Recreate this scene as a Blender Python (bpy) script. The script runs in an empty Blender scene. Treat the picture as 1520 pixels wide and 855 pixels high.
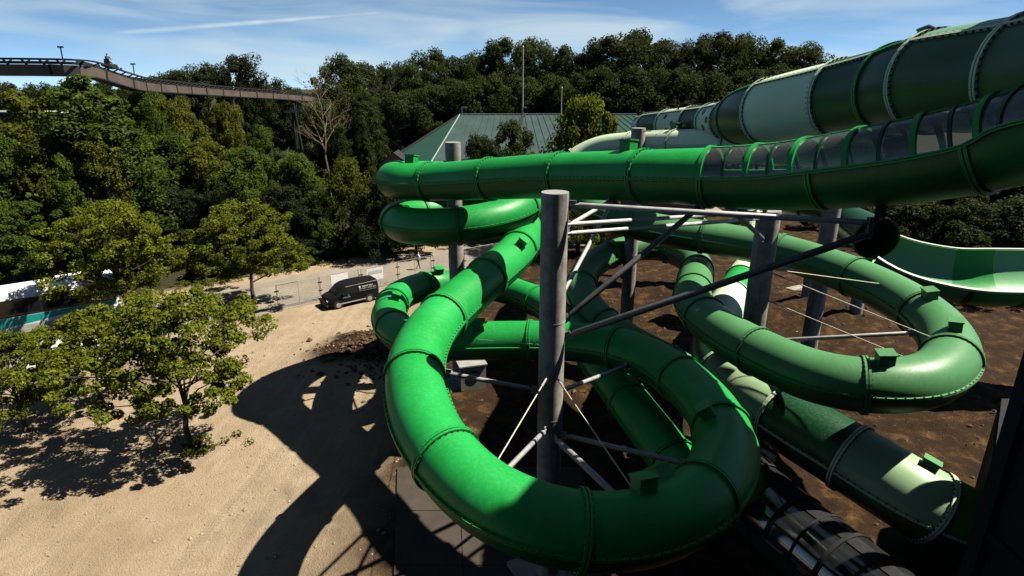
import bpy, bmesh, math, random
import numpy as np
from mathutils import Vector, Matrix

scene = bpy.context.scene
R = math.radians

# ------------------------------------------------------------------ camera
CAM_H, F_PX = 17.0, 900.0
PITCH = math.atan(302.5 / F_PX)
CP, SP = math.cos(PITCH), math.sin(PITCH)
cam_data = bpy.data.cameras.new('camera')
cam_data.sensor_width = 36.0
cam_data.lens = 36.0 * F_PX / 1520.0
cam_data.clip_end = 4000
cam = bpy.data.objects.new('camera', cam_data)
scene.collection.objects.link(cam)
cam.location = (0, 0, CAM_H)
cam.rotation_euler = (math.pi / 2 - PITCH, 0, 0)
scene.camera = cam

# ------------------------------------------------------------------ light
SUN_EL, SUN_AZ = 55.0, 82.0          # azimuth clockwise from +Y (straight ahead)
SUN_STRENGTH, SKY_STRENGTH, EXPOSURE = 5.0, 0.05, 1.3
sun_dir = Vector((math.sin(R(SUN_AZ)) * math.cos(R(SUN_EL)), math.cos(R(SUN_AZ)) * math.cos(R(SUN_EL)), math.sin(R(SUN_EL))))
sd = bpy.data.lights.new('sun', 'SUN')
sd.energy = SUN_STRENGTH
sd.angle = R(0.5)
sd.color = (1.0, 0.93, 0.80)
sun = bpy.data.objects.new('sun', sd)
scene.collection.objects.link(sun)
sun.rotation_euler = sun_dir.to_track_quat('Z', 'Y').to_euler()
sun.location = (60, 0, 80)

world = bpy.data.worlds.new('World')
scene.world = world
world.use_nodes = True
wn, wl = world.node_tree.nodes, world.node_tree.links
for n in list(wn):
    wn.remove(n)
w_out = wn.new('ShaderNodeOutputWorld')
w_bg = wn.new('ShaderNodeBackground')
w_bg.inputs['Strength'].default_value = SKY_STRENGTH
sky = wn.new('ShaderNodeTexSky')
sky.sky_type = 'NISHITA'
sky.sun_disc = False
sky.sun_elevation = R(SUN_EL)
sky.sun_rotation = R(SUN_AZ)
sky.altitude = 0
sky.air_density = 0.3
sky.dust_density = 0.0
sky.ozone_density = 6.0
hs = wn.new('ShaderNodeHueSaturation')
hs.inputs['Saturation'].default_value = 0.92
hs.inputs['Hue'].default_value = 0.482
hs.inputs['Value'].default_value = 1.12
wl.new(sky.outputs[0], hs.inputs['Color'])
# thin cirrus: stretched noise on the direction vector
geo = wn.new('ShaderNodeTexCoord')
mp = wn.new('ShaderNodeMapping')
mp.inputs['Rotation'].default_value = (0, R(-6), 0)
mp.inputs['Scale'].default_value = (1.3, 1.3, 9.0)
wl.new(geo.outputs['Generated'], mp.inputs['Vector'])
nz = wn.new('ShaderNodeTexNoise')
nz.inputs['Scale'].default_value = 2.2
nz.inputs['Detail'].default_value = 5
nz.inputs['Roughness'].default_value = 0.5
nz.inputs['Distortion'].default_value = 0.6
wl.new(mp.outputs[0], nz.inputs['Vector'])
cr = wn.new('ShaderNodeValToRGB')
cr.color_ramp.elements[0].position = 0.40
cr.color_ramp.elements[0].color = (0, 0, 0, 1)
cr.color_ramp.elements[1].position = 0.66
cr.color_ramp.elements[1].color = (0.75, 0.75, 0.75, 1)
wl.new(nz.outputs['Fac'], cr.inputs['Fac'])
# one aircraft trail: a thin great-circle band
def dirp(px, py):
    c = Vector(((px - 760) / F_PX, 0, 0))
    v = Vector((0, CP, -SP)) + Vector((0, SP, CP)) * ((427.5 - py) / F_PX) + c
    return v.normalized()
ta, tb = dirp(150, 51), dirp(600, 16)
tn = ta.cross(tb).normalized()
tm = (ta + tb).normalized()
d1 = wn.new('ShaderNodeVectorMath'); d1.operation = 'DOT_PRODUCT'
d1.inputs[1].default_value = tn
wl.new(geo.outputs['Generated'], d1.inputs[0])
ab = wn.new('ShaderNodeMath'); ab.operation = 'ABSOLUTE'
wl.new(d1.outputs['Value'], ab.inputs[0])
nz2 = wn.new('ShaderNodeTexNoise'); nz2.inputs['Scale'].default_value = 26
wl.new(geo.outputs['Generated'], nz2.inputs['Vector'])
mr = wn.new('ShaderNodeMapRange')
mr.inputs['From Min'].default_value = 0.0005
mr.inputs['From Max'].default_value = 0.0046
mr.inputs['To Min'].default_value = 1.5
mr.inputs['To Max'].default_value = 0.0
wl.new(ab.outputs[0], mr.inputs['Value'])
d2 = wn.new('ShaderNodeVectorMath'); d2.operation = 'DOT_PRODUCT'
d2.inputs[1].default_value = tm
wl.new(geo.outputs['Generated'], d2.inputs[0])
mr2 = wn.new('ShaderNodeMapRange')
mr2.inputs['From Min'].default_value = tm.dot(ta) - 0.01
mr2.inputs['From Max'].default_value = tm.dot(ta) + 0.02
wl.new(d2.outputs['Value'], mr2.inputs['Value'])
m1 = wn.new('ShaderNodeMath'); m1.operation = 'MULTIPLY'
wl.new(mr.outputs[0], m1.inputs[0]); wl.new(mr2.outputs[0], m1.inputs[1])
m2 = wn.new('ShaderNodeMath'); m2.operation = 'MULTIPLY'
wl.new(m1.outputs[0], m2.inputs[0]); wl.new(nz2.outputs['Fac'], m2.inputs[1])
m3 = wn.new('ShaderNodeMath'); m3.operation = 'MAXIMUM'
wl.new(m2.outputs[0], m3.inputs[0]); wl.new(cr.outputs[0], m3.inputs[1])
mx = wn.new('ShaderNodeMix'); mx.data_type = 'RGBA'
# a thin high layer: seen edge-on it is dense near the horizon and nearly clear overhead
sz = wn.new('ShaderNodeSeparateXYZ'); wl.new(geo.outputs['Generated'], sz.inputs[0])
za = wn.new('ShaderNodeMath'); za.operation = 'MAXIMUM'; za.inputs[1].default_value = 0.08
wl.new(sz.outputs['Z'], za.inputs[0])
zd = wn.new('ShaderNodeMath'); zd.operation = 'DIVIDE'; zd.inputs[0].default_value = 0.115; zd.use_clamp = True
wl.new(za.outputs[0], zd.inputs[1])
m4 = wn.new('ShaderNodeMath'); m4.operation = 'MULTIPLY'
wl.new(m3.outputs[0], m4.inputs[0]); wl.new(zd.outputs[0], m4.inputs[1])
wl.new(m4.outputs[0], mx.inputs[0])
wl.new(hs.outputs[0], mx.inputs[6])
mx.inputs[7].default_value = (5.0, 6.1, 6.6, 1)
wl.new(mx.outputs[2], w_bg.inputs['Color'])
wl.new(w_bg.outputs[0], w_out.inputs[0])

scene.view_settings.view_transform = 'Standard'
scene.view_settings.look = 'None'
scene.view_settings.gamma = 1
scene.view_settings.exposure = EXPOSURE
scene.cycles.use_denoising = True
scene.cycles.max_bounces = 8
scene.cycles.diffuse_bounces = 0
scene.cycles.transparent_max_bounces = 16
scene.cycles.sample_clamp_indirect = 4

# ------------------------------------------------------------------ helpers
COL = scene.collection
def at(px, py, z):
    """world point at camera depth z seen at photo pixel (px, py)"""
    u = (427.5 - py) / F_PX * z
    return Vector(((px - 760) / F_PX * z, z * CP + u * SP, CAM_H - z * SP + u * CP))
def atz(px, py, Z):
    """world point at height Z seen at photo pixel"""
    k = SP + (py - 427.5) / F_PX * CP
    return at(px, py, (CAM_H - Z) / k)

class MB:
    """collects shapes into one mesh"""
    def __init__(s):
        s.v, s.f, s.mi = [], [], []
    def add(s, vs, fs, m=0):
        b = len(s.v)
        s.v.extend([tuple(x) for x in vs])
        s.f.extend([tuple(b + i for i in f) for f in fs])
        s.mi.extend([m] * len(fs))
    def box(s, c, size, rz=0.0, m=0, mat=None, taper=1.0):
        c = Vector(c); h = [x / 2 for x in size]
        vs = []
        M = mat if mat is not None else Matrix.Rotation(rz, 3, 'Z')
        for dz in (-1, 1):
            k = taper if dz > 0 else 1
            for dx, dy in ((-1, -1), (1, -1), (1, 1), (-1, 1)):
                vs.append(c + M @ Vector((dx * h[0] * k, dy * h[1] * k, dz * h[2])))
        s.add(vs, [(3, 2, 1, 0), (4, 5, 6, 7), (0, 1, 5, 4), (1, 2, 6, 5), (2, 3, 7, 6), (3, 0, 4, 7)], m)
    def bar(s, a, b, w, h, m=0):
        a, b = Vector(a), Vector(b)
        t = (b - a); L = t.length; t.normalize()
        up = Vector((0, 0, 1)) if abs(t.z) < 0.98 else Vector((0, 1, 0))
        x = t.cross(up).normalized(); y = x.cross(t)
        M = Matrix((x, t, y)).transposed()
        s.box((a + b) / 2, (w, L, h), mat=M, m=m)
    def tube(s, pts, rad, n=10, m=0, caps=True):
        pts = [Vector(p) for p in pts]
        if not isinstance(rad, (list, tuple)):
            rad = [rad] * len(pts)
        vs, fs = [], []
        px = None
        for i, p in enumerate(pts):
            t = (pts[min(i + 1, len(pts) - 1)] - pts[max(i - 1, 0)]).normalized()
            if px is None:
                up = Vector((0, 0, 1)) if abs(t.z) < 0.9 else Vector((0, 1, 0))
                px = t.cross(up).normalized()
            else:
                px = (px - t * px.dot(t)).normalized()
            py = t.cross(px)
            for k in range(n):
                a = 2 * math.pi * k / n
                vs.append(p + (px * math.cos(a) + py * math.sin(a)) * rad[i])
        for i in range(len(pts) - 1):
            for k in range(n):
                k2 = (k + 1) % n
                fs.append((i * n + k, i * n + k2, (i + 1) * n + k2, (i + 1) * n + k))
        if caps:
            fs.append(tuple(range(n))[::-1])
            b = (len(pts) - 1) * n
            fs.append(tuple(b + k for k in range(n)))
        s.add(vs, fs, m)
    def prism(s, poly, axis_o, ex, ey, ez, th, m=0):
        """poly of (x,y) extruded by th along ez from axis_o"""
        o, ex, ey, ez = Vector(axis_o), Vector(ex), Vector(ey), Vector(ez)
        n = len(poly)
        vs = [o + ex * x + ey * y for x, y in poly] + [o + ex * x + ey * y + ez * th for x, y in poly]
        fs = [tuple(range(n))[::-1], tuple(range(n, 2 * n))] + [(i, (i + 1) % n, n + (i + 1) % n, n + i) for i in range(n)]
        s.add(vs, fs, m)
    def mesh(s, name, mats, smooth=False, off=None):
        me = bpy.data.meshes.new(name)
        v = s.v if off is None else [(x - off[0], y - off[1], z - off[2]) for x, y, z in s.v]
        me.from_pydata(v, [], s.f)
        for m in (mats if isinstance(mats, (list, tuple)) else [mats]):
            me.materials.append(m)
        if any(s.mi):
            me.polygons.foreach_set('material_index', s.mi)
        bm = bmesh.new(); bm.from_mesh(me)
        bmesh.ops.recalc_face_normals(bm, faces=bm.faces)
        bm.to_mesh(me); bm.free()
        if smooth:
            me.polygons.foreach_set('use_smooth', [True] * len(me.polygons))
            me.set_sharp_from_angle(angle=R(38))
        return me

def link(name, me, parent=None):
    o = bpy.data.objects.new(name, me)
    COL.objects.link(o)
    if parent is not None:
        o.parent = parent
    return o
def wloc(o):
    v = Vector(o.location)
    while o.parent is not None:
        o = o.parent; v = v + Vector(o.location)
    return v
def build(mb, name, mat, parent=None, smooth=False, local=False, kind=None):
    """mb in world coordinates (local=True: in the parent's space)"""
    off = None if (parent is None or local) else wloc(parent)
    o = link(name, mb.mesh(name, mat, smooth, off), parent)
    if kind:
        o['kind'] = kind
    return o
LABELS = {}
def tag(o, label=None, cat=None, group=None, kind=None):
    if label:
        o['label'] = label
    if cat:
        o['category'] = cat
    if group:
        o['group'] = group
    if kind:
        o['kind'] = kind
    return o
def thing(name, label, cat, loc=(0, 0, 0), rz=0, group=None):
    o = bpy.data.objects.new(name, None)
    o.empty_display_size = 0.3
    COL.objects.link(o)
    o.location = loc
    o.rotation_euler = (0, 0, rz)
    return tag(o, label, cat, group)
def copy_tree(o, parent=None):
    c = o.copy(); COL.objects.link(c)
    if parent is not None:
        c.parent = parent
    for ch in o.children:
        copy_tree(ch, c)
    return c

# ------------------------------------------------------------------ materials
def nodes_of(name):
    m = bpy.data.materials.new(name)
    m.use_nodes = True
    nt = m.node_tree
    b = nt.nodes.get('Principled BSDF')
    return m, nt, b
def noise(nt, scale, detail=4, rough=0.55, vec=None, dist=0):
    n = nt.nodes.new('ShaderNodeTexNoise')
    n.inputs['Scale'].default_value = scale
    n.inputs['Detail'].default_value = detail
    n.inputs['Roughness'].default_value = rough
    n.inputs['Distortion'].default_value = dist
    if vec is not None:
        nt.links.new(vec, n.inputs['Vector'])
    return n
def ramp(nt, fac, stops):
    r = nt.nodes.new('ShaderNodeValToRGB')
    e = r.color_ramp.elements
    while len(e) < len(stops):
        e.new(0.5)
    for i, (p, c) in enumerate(stops):
        e[i].position = p
        e[i].color = (*c, 1) if len(c) == 3 else c
    nt.links.new(fac, r.inputs['Fac'])
    return r
def mixc(nt, fac, a, b, mode='MIX'):
    m = nt.nodes.new('ShaderNodeMix'); m.data_type = 'RGBA'; m.blend_type = mode
    for s, v in ((0, fac), (6, a), (7, b)):
        if hasattr(v, 'links') or isinstance(v, bpy.types.NodeSocket):
            nt.links.new(v, m.inputs[s])
        else:
            m.inputs[s].default_value = v if s == 0 else (*v, 1)
    return m.outputs[2]
def bump(nt, b, h, strength, dist=0.02):
    n = nt.nodes.new('ShaderNodeBump')
    n.inputs['Strength'].default_value = strength
    n.inputs['Distance'].default_value = dist
    nt.links.new(h, n.inputs['Height'])
    nt.links.new(n.outputs[0], b.inputs['Normal'])
def objcoord(nt):
    g = nt.nodes.new('ShaderNodeNewGeometry')
    return g.outputs['Position']
def mat_mottle(name, c1, c2, scale=3.0, rough=0.6, metal=0.0, bmp=0.0, bscale=40, stretch=None, coat=0.0):
    m, nt, b = nodes_of(name)
    v = objcoord(nt)
    if stretch:
        mp = nt.nodes.new('ShaderNodeMapping'); mp.inputs['Scale'].default_value = stretch
        nt.links.new(v, mp.inputs['Vector']); v = mp.outputs[0]
    n = noise(nt, scale, 5, 0.6, v)
    r = ramp(nt, n.outputs['Fac'], [(0.3, c1), (0.7, c2)])
    nt.links.new(r.outputs[0], b.inputs['Base Color'])
    b.inputs['Roughness'].default_value = rough
    b.inputs['Metallic'].default_value = metal
    b.inputs['Coat Weight'].default_value = coat
    if bmp:
        n2 = noise(nt, bscale, 4, 0.6, v)
        bump(nt, b, n2.outputs['Fac'], bmp)
    return m
def fibreglass(name, c, c2, rough=0.33):
    """gel-coat: nearly even colour, faint dust and water streaks, varying gloss"""
    m, nt, b = nodes_of(name)
    v = objcoord(nt)
    n = noise(nt, 0.7, 4, 0.6, v)
    r = ramp(nt, n.outputs['Fac'], [(0.35, c), (0.75, c2)])
    mp = nt.nodes.new('ShaderNodeMapping'); mp.inputs['Scale'].default_value = (9, 9, 0.6)
    nt.links.new(v, mp.inputs['Vector'])
    n3 = noise(nt, 1.2, 6, 0.65, mp.outputs[0])
    st = ramp(nt, n3.outputs['Fac'], [(0.5, (0, 0, 0)), (0.78, (0.34, 0.34, 0.34))])
    oi = nt.nodes.new('ShaderNodeObjectInfo')
    vr = ramp(nt, oi.outputs['Random'], [(0.0, (0.86, 0.87, 0.86)), (1.0, (1.08, 1.05, 1.08))])
    r_out = mixc(nt, 1.0, r.outputs[0], vr.outputs[0], 'MULTIPLY')
    dust = tuple(0.75 * x + 0.25 * y for x, y in zip(c2, (0.30, 0.28, 0.2)))
    col = mixc(nt, st.outputs[0], r_out, dust)
    sp = noise(nt, 5.0, 5, 0.7, v)
    spr = ramp(nt, sp.outputs['Fac'], [(0.66, (0, 0, 0)), (0.76, (0.12,) * 3)])
    col = mixc(nt, spr.outputs[0], col, dust)
    nt.links.new(col, b.inputs['Base Color'])
    rr = ramp(nt, n3.outputs['Fac'], [(0.3, (rough,) * 3), (0.8, (rough + 0.25,) * 3)])
    nt.links.new(rr.outputs[0], b.inputs['Roughness'])
    n4 = noise(nt, 1.6, 2, 0.5, v)
    bump(nt, b, n4.outputs['Fac'], 0.05, 0.1)
    b.inputs['Specular IOR Level'].default_value = 0.27
    return m
M = {}
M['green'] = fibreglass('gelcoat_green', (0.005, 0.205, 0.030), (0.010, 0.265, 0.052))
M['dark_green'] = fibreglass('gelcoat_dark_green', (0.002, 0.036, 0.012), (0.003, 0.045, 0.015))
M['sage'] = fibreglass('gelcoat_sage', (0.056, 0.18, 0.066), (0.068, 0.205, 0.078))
M['green_shaded'] = fibreglass('gelcoat_green_shaded', (0.003, 0.085, 0.018), (0.004, 0.10, 0.022))  # green for the lower half, with underside shade mixed into the colour
M['sage_shaded'] = fibreglass('gelcoat_sage_shaded', (0.030, 0.078, 0.026), (0.036, 0.09, 0.03))  # sage darkened the same way to paint shade below the seam
M['pale_lifted'] = fibreglass('gelcoat_pale_lifted', (0.50, 0.68, 0.45), (0.55, 0.72, 0.49))  # lower half lightened in colour to stand in for bounced light
M['celery'] = fibreglass('gelcoat_celery', (0.22, 0.34, 0.18), (0.26, 0.38, 0.21))
M['mint'] = fibreglass('gelcoat_mint', (0.13, 0.36, 0.16), (0.16, 0.40, 0.19))
M['pale'] = fibreglass('gelcoat_pale', (0.48, 0.60, 0.40), (0.53, 0.65, 0.45))
M['teal'] = fibreglass('gelcoat_teal', (0.13, 0.28, 0.18), (0.15, 0.31, 0.20))
M['bolt'] = mat_mottle('bolt_steel', (0.02, 0.02, 0.02), (0.05, 0.05, 0.045), 30, 0.5, 0.3)
M['galv'] = mat_mottle('galvanised', (0.18, 0.18, 0.18), (0.28, 0.28, 0.27), 3.0, 0.6, 0.15, 0.1, 30, (1, 1, 0.3))
M['pole'] = mat_mottle('column_steel', (0.13, 0.12, 0.105), (0.25, 0.235, 0.21), 1.6, 0.65, 0.1, 0.15, 14, (1, 1, 0.35))
def pole_mat():
    m, nt, b = nodes_of('column_steel')
    v = objcoord(nt)
    n = noise(nt, 2.2, 6, 0.65, v)
    base = ramp(nt, n.outputs['Fac'], [(0.3, (0.14, 0.13, 0.115)), (0.7, (0.34, 0.325, 0.295))])
    mp_ = nt.nodes.new('ShaderNodeMapping'); mp_.inputs['Scale'].default_value = (7, 7, 0.22)
    nt.links.new(v, mp_.inputs[0])
    s1 = noise(nt, 1.0, 6, 0.7, mp_.outputs[0])
    c1 = mixc(nt, ramp(nt, s1.outputs['Fac'], [(0.5, (0, 0, 0)), (0.72, (0.75,) * 3)]).outputs[0], base.outputs[0], (0.055, 0.045, 0.036))
    s2 = noise(nt, 1.7, 6, 0.7, mp_.outputs[0])
    c2 = mixc(nt, ramp(nt, s2.outputs['Fac'], [(0.6, (0, 0, 0)), (0.75, (0.5,) * 3)]).outputs[0], c1, (0.16, 0.085, 0.045))
    nt.links.new(c2, b.inputs['Base Color'])
    b.inputs['Roughness'].default_value = 0.62
    b.inputs['Specular IOR Level'].default_value = 0.3
    n4 = noise(nt, 18, 4, 0.6, v); bump(nt, b, n4.outputs['Fac'], 0.12)
    return m
M['pole'] = pole_mat()
M['white_pipe'] = mat_mottle('strut_paint', (0.28, 0.28, 0.27), (0.42, 0.42, 0.40), 4, 0.5, 0.1)
M['dark_pipe'] = mat_mottle('strut_dark', (0.05, 0.055, 0.06), (0.10, 0.105, 0.11), 4, 0.5, 0.2)
M['cable'] = mat_mottle('cable', (0.45, 0.42, 0.33), (0.6, 0.56, 0.45), 4, 0.5)
M['dark_steel'] = mat_mottle('dark_steel', (0.010, 0.010, 0.011), (0.022, 0.022, 0.023), 3, 0.85)
M['dark_steel'].node_tree.nodes['Principled BSDF'].inputs['Specular IOR Level'].default_value = 0.15
M['rust'] = mat_mottle('weathered_steel', (0.042, 0.030, 0.023), (0.085, 0.064, 0.049), 0.5, 0.8, 0, 0.2, 8)
M['black'] = mat_mottle('black', (0.008, 0.008, 0.009), (0.014, 0.014, 0.014), 3, 0.5)
M['white'] = mat_mottle('white_paint', (0.62, 0.62, 0.60), (0.7, 0.7, 0.68), 2, 0.5)
M['concrete'] = mat_mottle('concrete', (0.16, 0.145, 0.12), (0.26, 0.24, 0.20), 1.2, 0.9, 0, 0.3, 25)
M['brick'] = mat_mottle('brick', (0.20, 0.07, 0.045), (0.30, 0.12, 0.07), 5, 0.9, 0, 0.2, 30)
def glass(name, tint, glossy=0.12, milk=0.14):
    m, nt, b = nodes_of(name)
    nt.nodes.remove(b)
    out = nt.nodes['Material Output']
    t = nt.nodes.new('ShaderNodeBsdfTransparent'); t.inputs[0].default_value = (*tint, 1)
    g = nt.nodes.new('ShaderNodeBsdfGlossy'); g.inputs['Roughness'].default_value = 0.08
    g.inputs[0].default_value = (0.9, 0.9, 0.9, 1)
    d = nt.nodes.new('ShaderNodeBsdfDiffuse'); d.inputs[0].default_value = (0.5, 0.52, 0.5, 1)
    lw = nt.nodes.new('ShaderNodeLayerWeight'); lw.inputs['Blend'].default_value = 0.25
    n = noise(nt, 1.3, 5, 0.6, objcoord(nt))
    dr = ramp(nt, n.outputs['Fac'], [(0.4, (milk * 0.55,) * 3), (0.75, (milk,) * 3)])
    m1 = nt.nodes.new('ShaderNodeMixShader'); nt.links.new(dr.outputs[0], m1.inputs[0])
    nt.links.new(t.outputs[0], m1.inputs[1]); nt.links.new(d.outputs[0], m1.inputs[2])
    mm = nt.nodes.new('ShaderNodeMath'); mm.operation = 'MULTIPLY_ADD'
    nt.links.new(lw.outputs['Fresnel'], mm.inputs[0]); mm.inputs[1].default_value = 0.6; mm.inputs[2].default_value = glossy * 0.4
    m2 = nt.nodes.new('ShaderNodeMixShader'); nt.links.new(mm.outputs[0], m2.inputs[0])
    nt.links.new(m1.outputs[0], m2.inputs[1]); nt.links.new(g.outputs[0], m2.inputs[2])
    nt.links.new(m2.outputs[0], out.inputs[0])
    return m
M['film'] = glass('filmed_pane', (0.55, 0.58, 0.60), 0.30, 0.05)
M['pane'] = glass('acrylic_pane', (0.72, 0.78, 0.76), 0.12, 0.10)
M['car_glass'] = mat_mottle('vehicle_glass', (0.008, 0.009, 0.01), (0.012, 0.013, 0.015), 2, 0.08)
M['tyre'] = mat_mottle('tyre', (0.012, 0.012, 0.012), (0.02, 0.02, 0.02), 20, 0.9)
M['rim'] = mat_mottle('wheel_rim', (0.45, 0.45, 0.45), (0.6, 0.6, 0.6), 8, 0.35, 0.6)
M['lamp'] = mat_mottle('headlamp', (0.6, 0.6, 0.62), (0.8, 0.8, 0.82), 8, 0.15)

def leaf_mat(name, c_dark, c_light, trans=0.3):
    m, nt, b = nodes_of(name)
    g = nt.nodes.new('ShaderNodeNewGeometry')
    oi = nt.nodes.new('ShaderNodeObjectInfo')
    n = noise(nt, 0.45, 3, 0.6, g.outputs['Position'])
    a = nt.nodes.new('ShaderNodeMath'); a.operation = 'MULTIPLY_ADD'
    nt.links.new(g.outputs['Random Per Island'], a.inputs[0]); a.inputs[1].default_value = 0.45
    nt.links.new(n.outputs['Fac'], a.inputs[2])
    a2 = nt.nodes.new('ShaderNodeMath'); a2.operation = 'MULTIPLY_ADD'
    nt.links.new(oi.outputs['Random'], a2.inputs[0]); a2.inputs[1].default_value = 0.22
    nt.links.new(a.outputs[0], a2.inputs[2])
    r = ramp(nt, a2.outputs[0], [(0.42, c_dark), (1.05, c_light)])
    nt.links.new(r.outputs[0], b.inputs['Base Color'])
    b.inputs['Roughness'].default_value = 0.75
    b.inputs['Specular IOR Level'].default_value = 0.12
    tr = nt.nodes.new('ShaderNodeBsdfTranslucent')
    nt.links.new(mixc(nt, 0.5, r.outputs[0], (0.16, 0.20, 0.01)), tr.inputs[0])
    mix = nt.nodes.new('ShaderNodeMixShader'); mix.inputs[0].default_value = trans
    nt.links.new(b.outputs[0], mix.inputs[1]); nt.links.new(tr.outputs[0], mix.inputs[2])
    nt.links.new(mix.outputs[0], nt.nodes['Material Output'].inputs[0])
    return m
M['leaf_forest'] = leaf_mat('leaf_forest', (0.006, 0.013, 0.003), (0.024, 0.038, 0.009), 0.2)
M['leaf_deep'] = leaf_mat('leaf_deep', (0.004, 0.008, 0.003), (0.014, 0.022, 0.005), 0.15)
M['leaf_mid'] = leaf_mat('leaf_mid', (0.012, 0.027, 0.003), (0.056, 0.088, 0.011), 0.34)
M['leaf_olive'] = leaf_mat('leaf_olive', (0.022, 0.030, 0.003), (0.090, 0.098, 0.011), 0.34)
M['leaf_bright'] = leaf_mat('leaf_bright', (0.022, 0.034, 0.002), (0.125, 0.145, 0.009), 0.34)
M['leaf_dry'] = leaf_mat('leaf_dry', (0.04, 0.032, 0.010), (0.10, 0.072, 0.022), 0.25)
M['bark'] = mat_mottle('bark', (0.035, 0.026, 0.018), (0.10, 0.08, 0.06), 3, 0.95, 0, 0.6, 12, (1, 1, 0.25))
M['bark_pale'] = mat_mottle('bark_pale', (0.11, 0.08, 0.045), (0.19, 0.15, 0.09), 2, 0.9, 0, 0.3, 12, (1, 1, 0.3))

# ------------------------------------------------------------------ the setting
PA = Vector((-18.7, 45.4, 0))            # a point of the fence line
PU = Vector((0.787, 0.617, 0)).normalized()
PN = Vector((-PU.y, PU.x, 0))            # towards the wood
rng = np.random.default_rng(4)
def fbm(x, y, s, seed, octs=4):
    r = np.random.default_rng(seed)
    out = np.zeros_like(x); amp = 1.0
    for o in range(octs):
        for k in range(4):
            a = r.uniform(0, 6.28); f = r.uniform(0.7, 1.4) * s * 2 ** o
            out += amp * 0.25 * np.sin(f * (x * math.cos(a) + y * math.sin(a)) + r.uniform(0, 6.28))
        amp *= 0.55
    return out
def ground_h(x, y):
    x = np.asarray(x, float); y = np.asarray(y, float)
    h = 0.05 * fbm(x, y, 0.9, 11) + 0.05 * fbm(x, y, 0.25, 12, 2)
    # wheel ruts towards the camera on the sand
    for rx, wdt in ((-9.6, 0.35), (-11.4, 0.35), (-7.9, 0.3)):
        cx = rx + 0.10 * (y - 24) + 0.5 * np.sin(y * 0.23)
        h -= 0.06 * np.exp(-((x - cx) / wdt) ** 2) * (y < 38)
    # soil heaps
    for mx_, my_, mh, mr in ((-9.8, 38.3, 0.75, 2.2), (-8.2, 36.2, 0.45, 1.6), (-12.0, 36.4, 0.18, 1.8), (4.5, 50, 0.5, 3), (15, 48, 0.9, 4.0),
                             (24, 44, 1.2, 4.5), (22, 28, 0.35, 3), (26, 30, 0.6, 3)):
        h += mh * np.exp(-(((x - mx_) ** 2 + (y - my_) ** 2) / mr ** 2)) * (1 + 0.35 * fbm(x, y, 3.0, 13, 3))
    rough = np.clip((x + 6) / 4, 0, 1)
    h += rough * 0.12 * fbm(x, y, 2.4, 14, 3)
    n = (x - PA.x) * PN.x + (y - PA.y) * PN.y
    flat = np.clip((n + 2.0) / 1.5, 0, 1)
    h = h * (1 - flat) - 0.015 * flat
    slab = (1 - np.clip(np.abs(x + 1.2) - 4.2, 0, 1)) * (1 - np.clip(np.abs(y - 21) - 9, 0, 1))
    return h * (1 - slab) - 0.06 * slab
xs = np.concatenate([np.linspace(-1500, -60, 16), np.arange(-55, 50, 0.5), np.linspace(55, 1500, 16)])
ys = np.concatenate([np.linspace(-300, -2, 10), np.arange(2, 72, 0.5), np.linspace(76, 2200, 22)])
gx, gy = np.meshgrid(xs, ys)
gz = ground_h(gx, gy)
nx, ny = len(xs), len(ys)
idx = np.arange(nx * ny).reshape(ny, nx)
quads = np.stack([idx[:-1, :-1], idx[:-1, 1:], idx[1:, 1:], idx[1:, :-1]], -1).reshape(-1, 4)
def np_mesh(name, verts, quads, mat, smooth=True):
    me = bpy.data.meshes.new(name)
    nv, nf = len(verts), len(quads)
    me.vertices.add(nv); me.vertices.foreach_set('co', np.ascontiguousarray(verts, np.float32).ravel())
    me.loops.add(nf * 4); me.loops.foreach_set('vertex_index', np.ascontiguousarray(quads, np.int32).ravel())
    me.polygons.add(nf)
    me.polygons.foreach_set('loop_start', np.arange(0, nf * 4, 4, dtype=np.int32))
    me.polygons.foreach_set('loop_total', np.full(nf, 4, np.int32))
    me.update(calc_edges=True)
    if smooth:
        me.polygons.foreach_set('use_smooth', np.ones(nf, bool))
    me.materials.append(mat)
    return me

# sand and soil
m, nt, b = nodes_of('sand_and_soil')
pos = objcoord(nt)
sep = nt.nodes.new('ShaderNodeSeparateXYZ'); nt.links.new(pos, sep.inputs[0])
nA = noise(nt, 0.16, 5, 0.6, pos, 0.5)
nB = noise(nt, 1.1, 6, 0.65, pos, 0.4)
nC = noise(nt, 14, 4, 0.7, pos)
mpr = nt.nodes.new('ShaderNodeMapping'); mpr.inputs['Scale'].default_value = (2.2, 0.18, 1); mpr.inputs['Rotation'].default_value = (0, 0, 0.12)
nt.links.new(pos, mpr.inputs[0])
nR = noise(nt, 0.9, 4, 0.6, mpr.outputs[0], 0.3)
sand = ramp(nt, nA.outputs['Fac'], [(0.30, (0.165, 0.118, 0.074)), (0.42, (0.26, 0.198, 0.127)), (0.56, (0.325, 0.255, 0.172)), (0.72, (0.21, 0.168, 0.117))])
s2 = mixc(nt, ramp(nt, nB.outputs['Fac'], [(0.38, (0.55,) * 3), (0.62, (0, 0, 0))]).outputs[0], sand.outputs[0], (0.23, 0.172, 0.11))
s3 = mixc(nt, ramp(nt, nR.outputs['Fac'], [(0.52, (0, 0, 0)), (0.72, (0.5,) * 3)]).outputs[0], s2, (0.37, 0.30, 0.21))
s4 = mixc(nt, ramp(nt, nC.outputs['Fac'], [(0.26, (0.75,) * 3), (0.44, (0, 0, 0))]).outputs[0], s3, (0.15, 0.108, 0.064))
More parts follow.
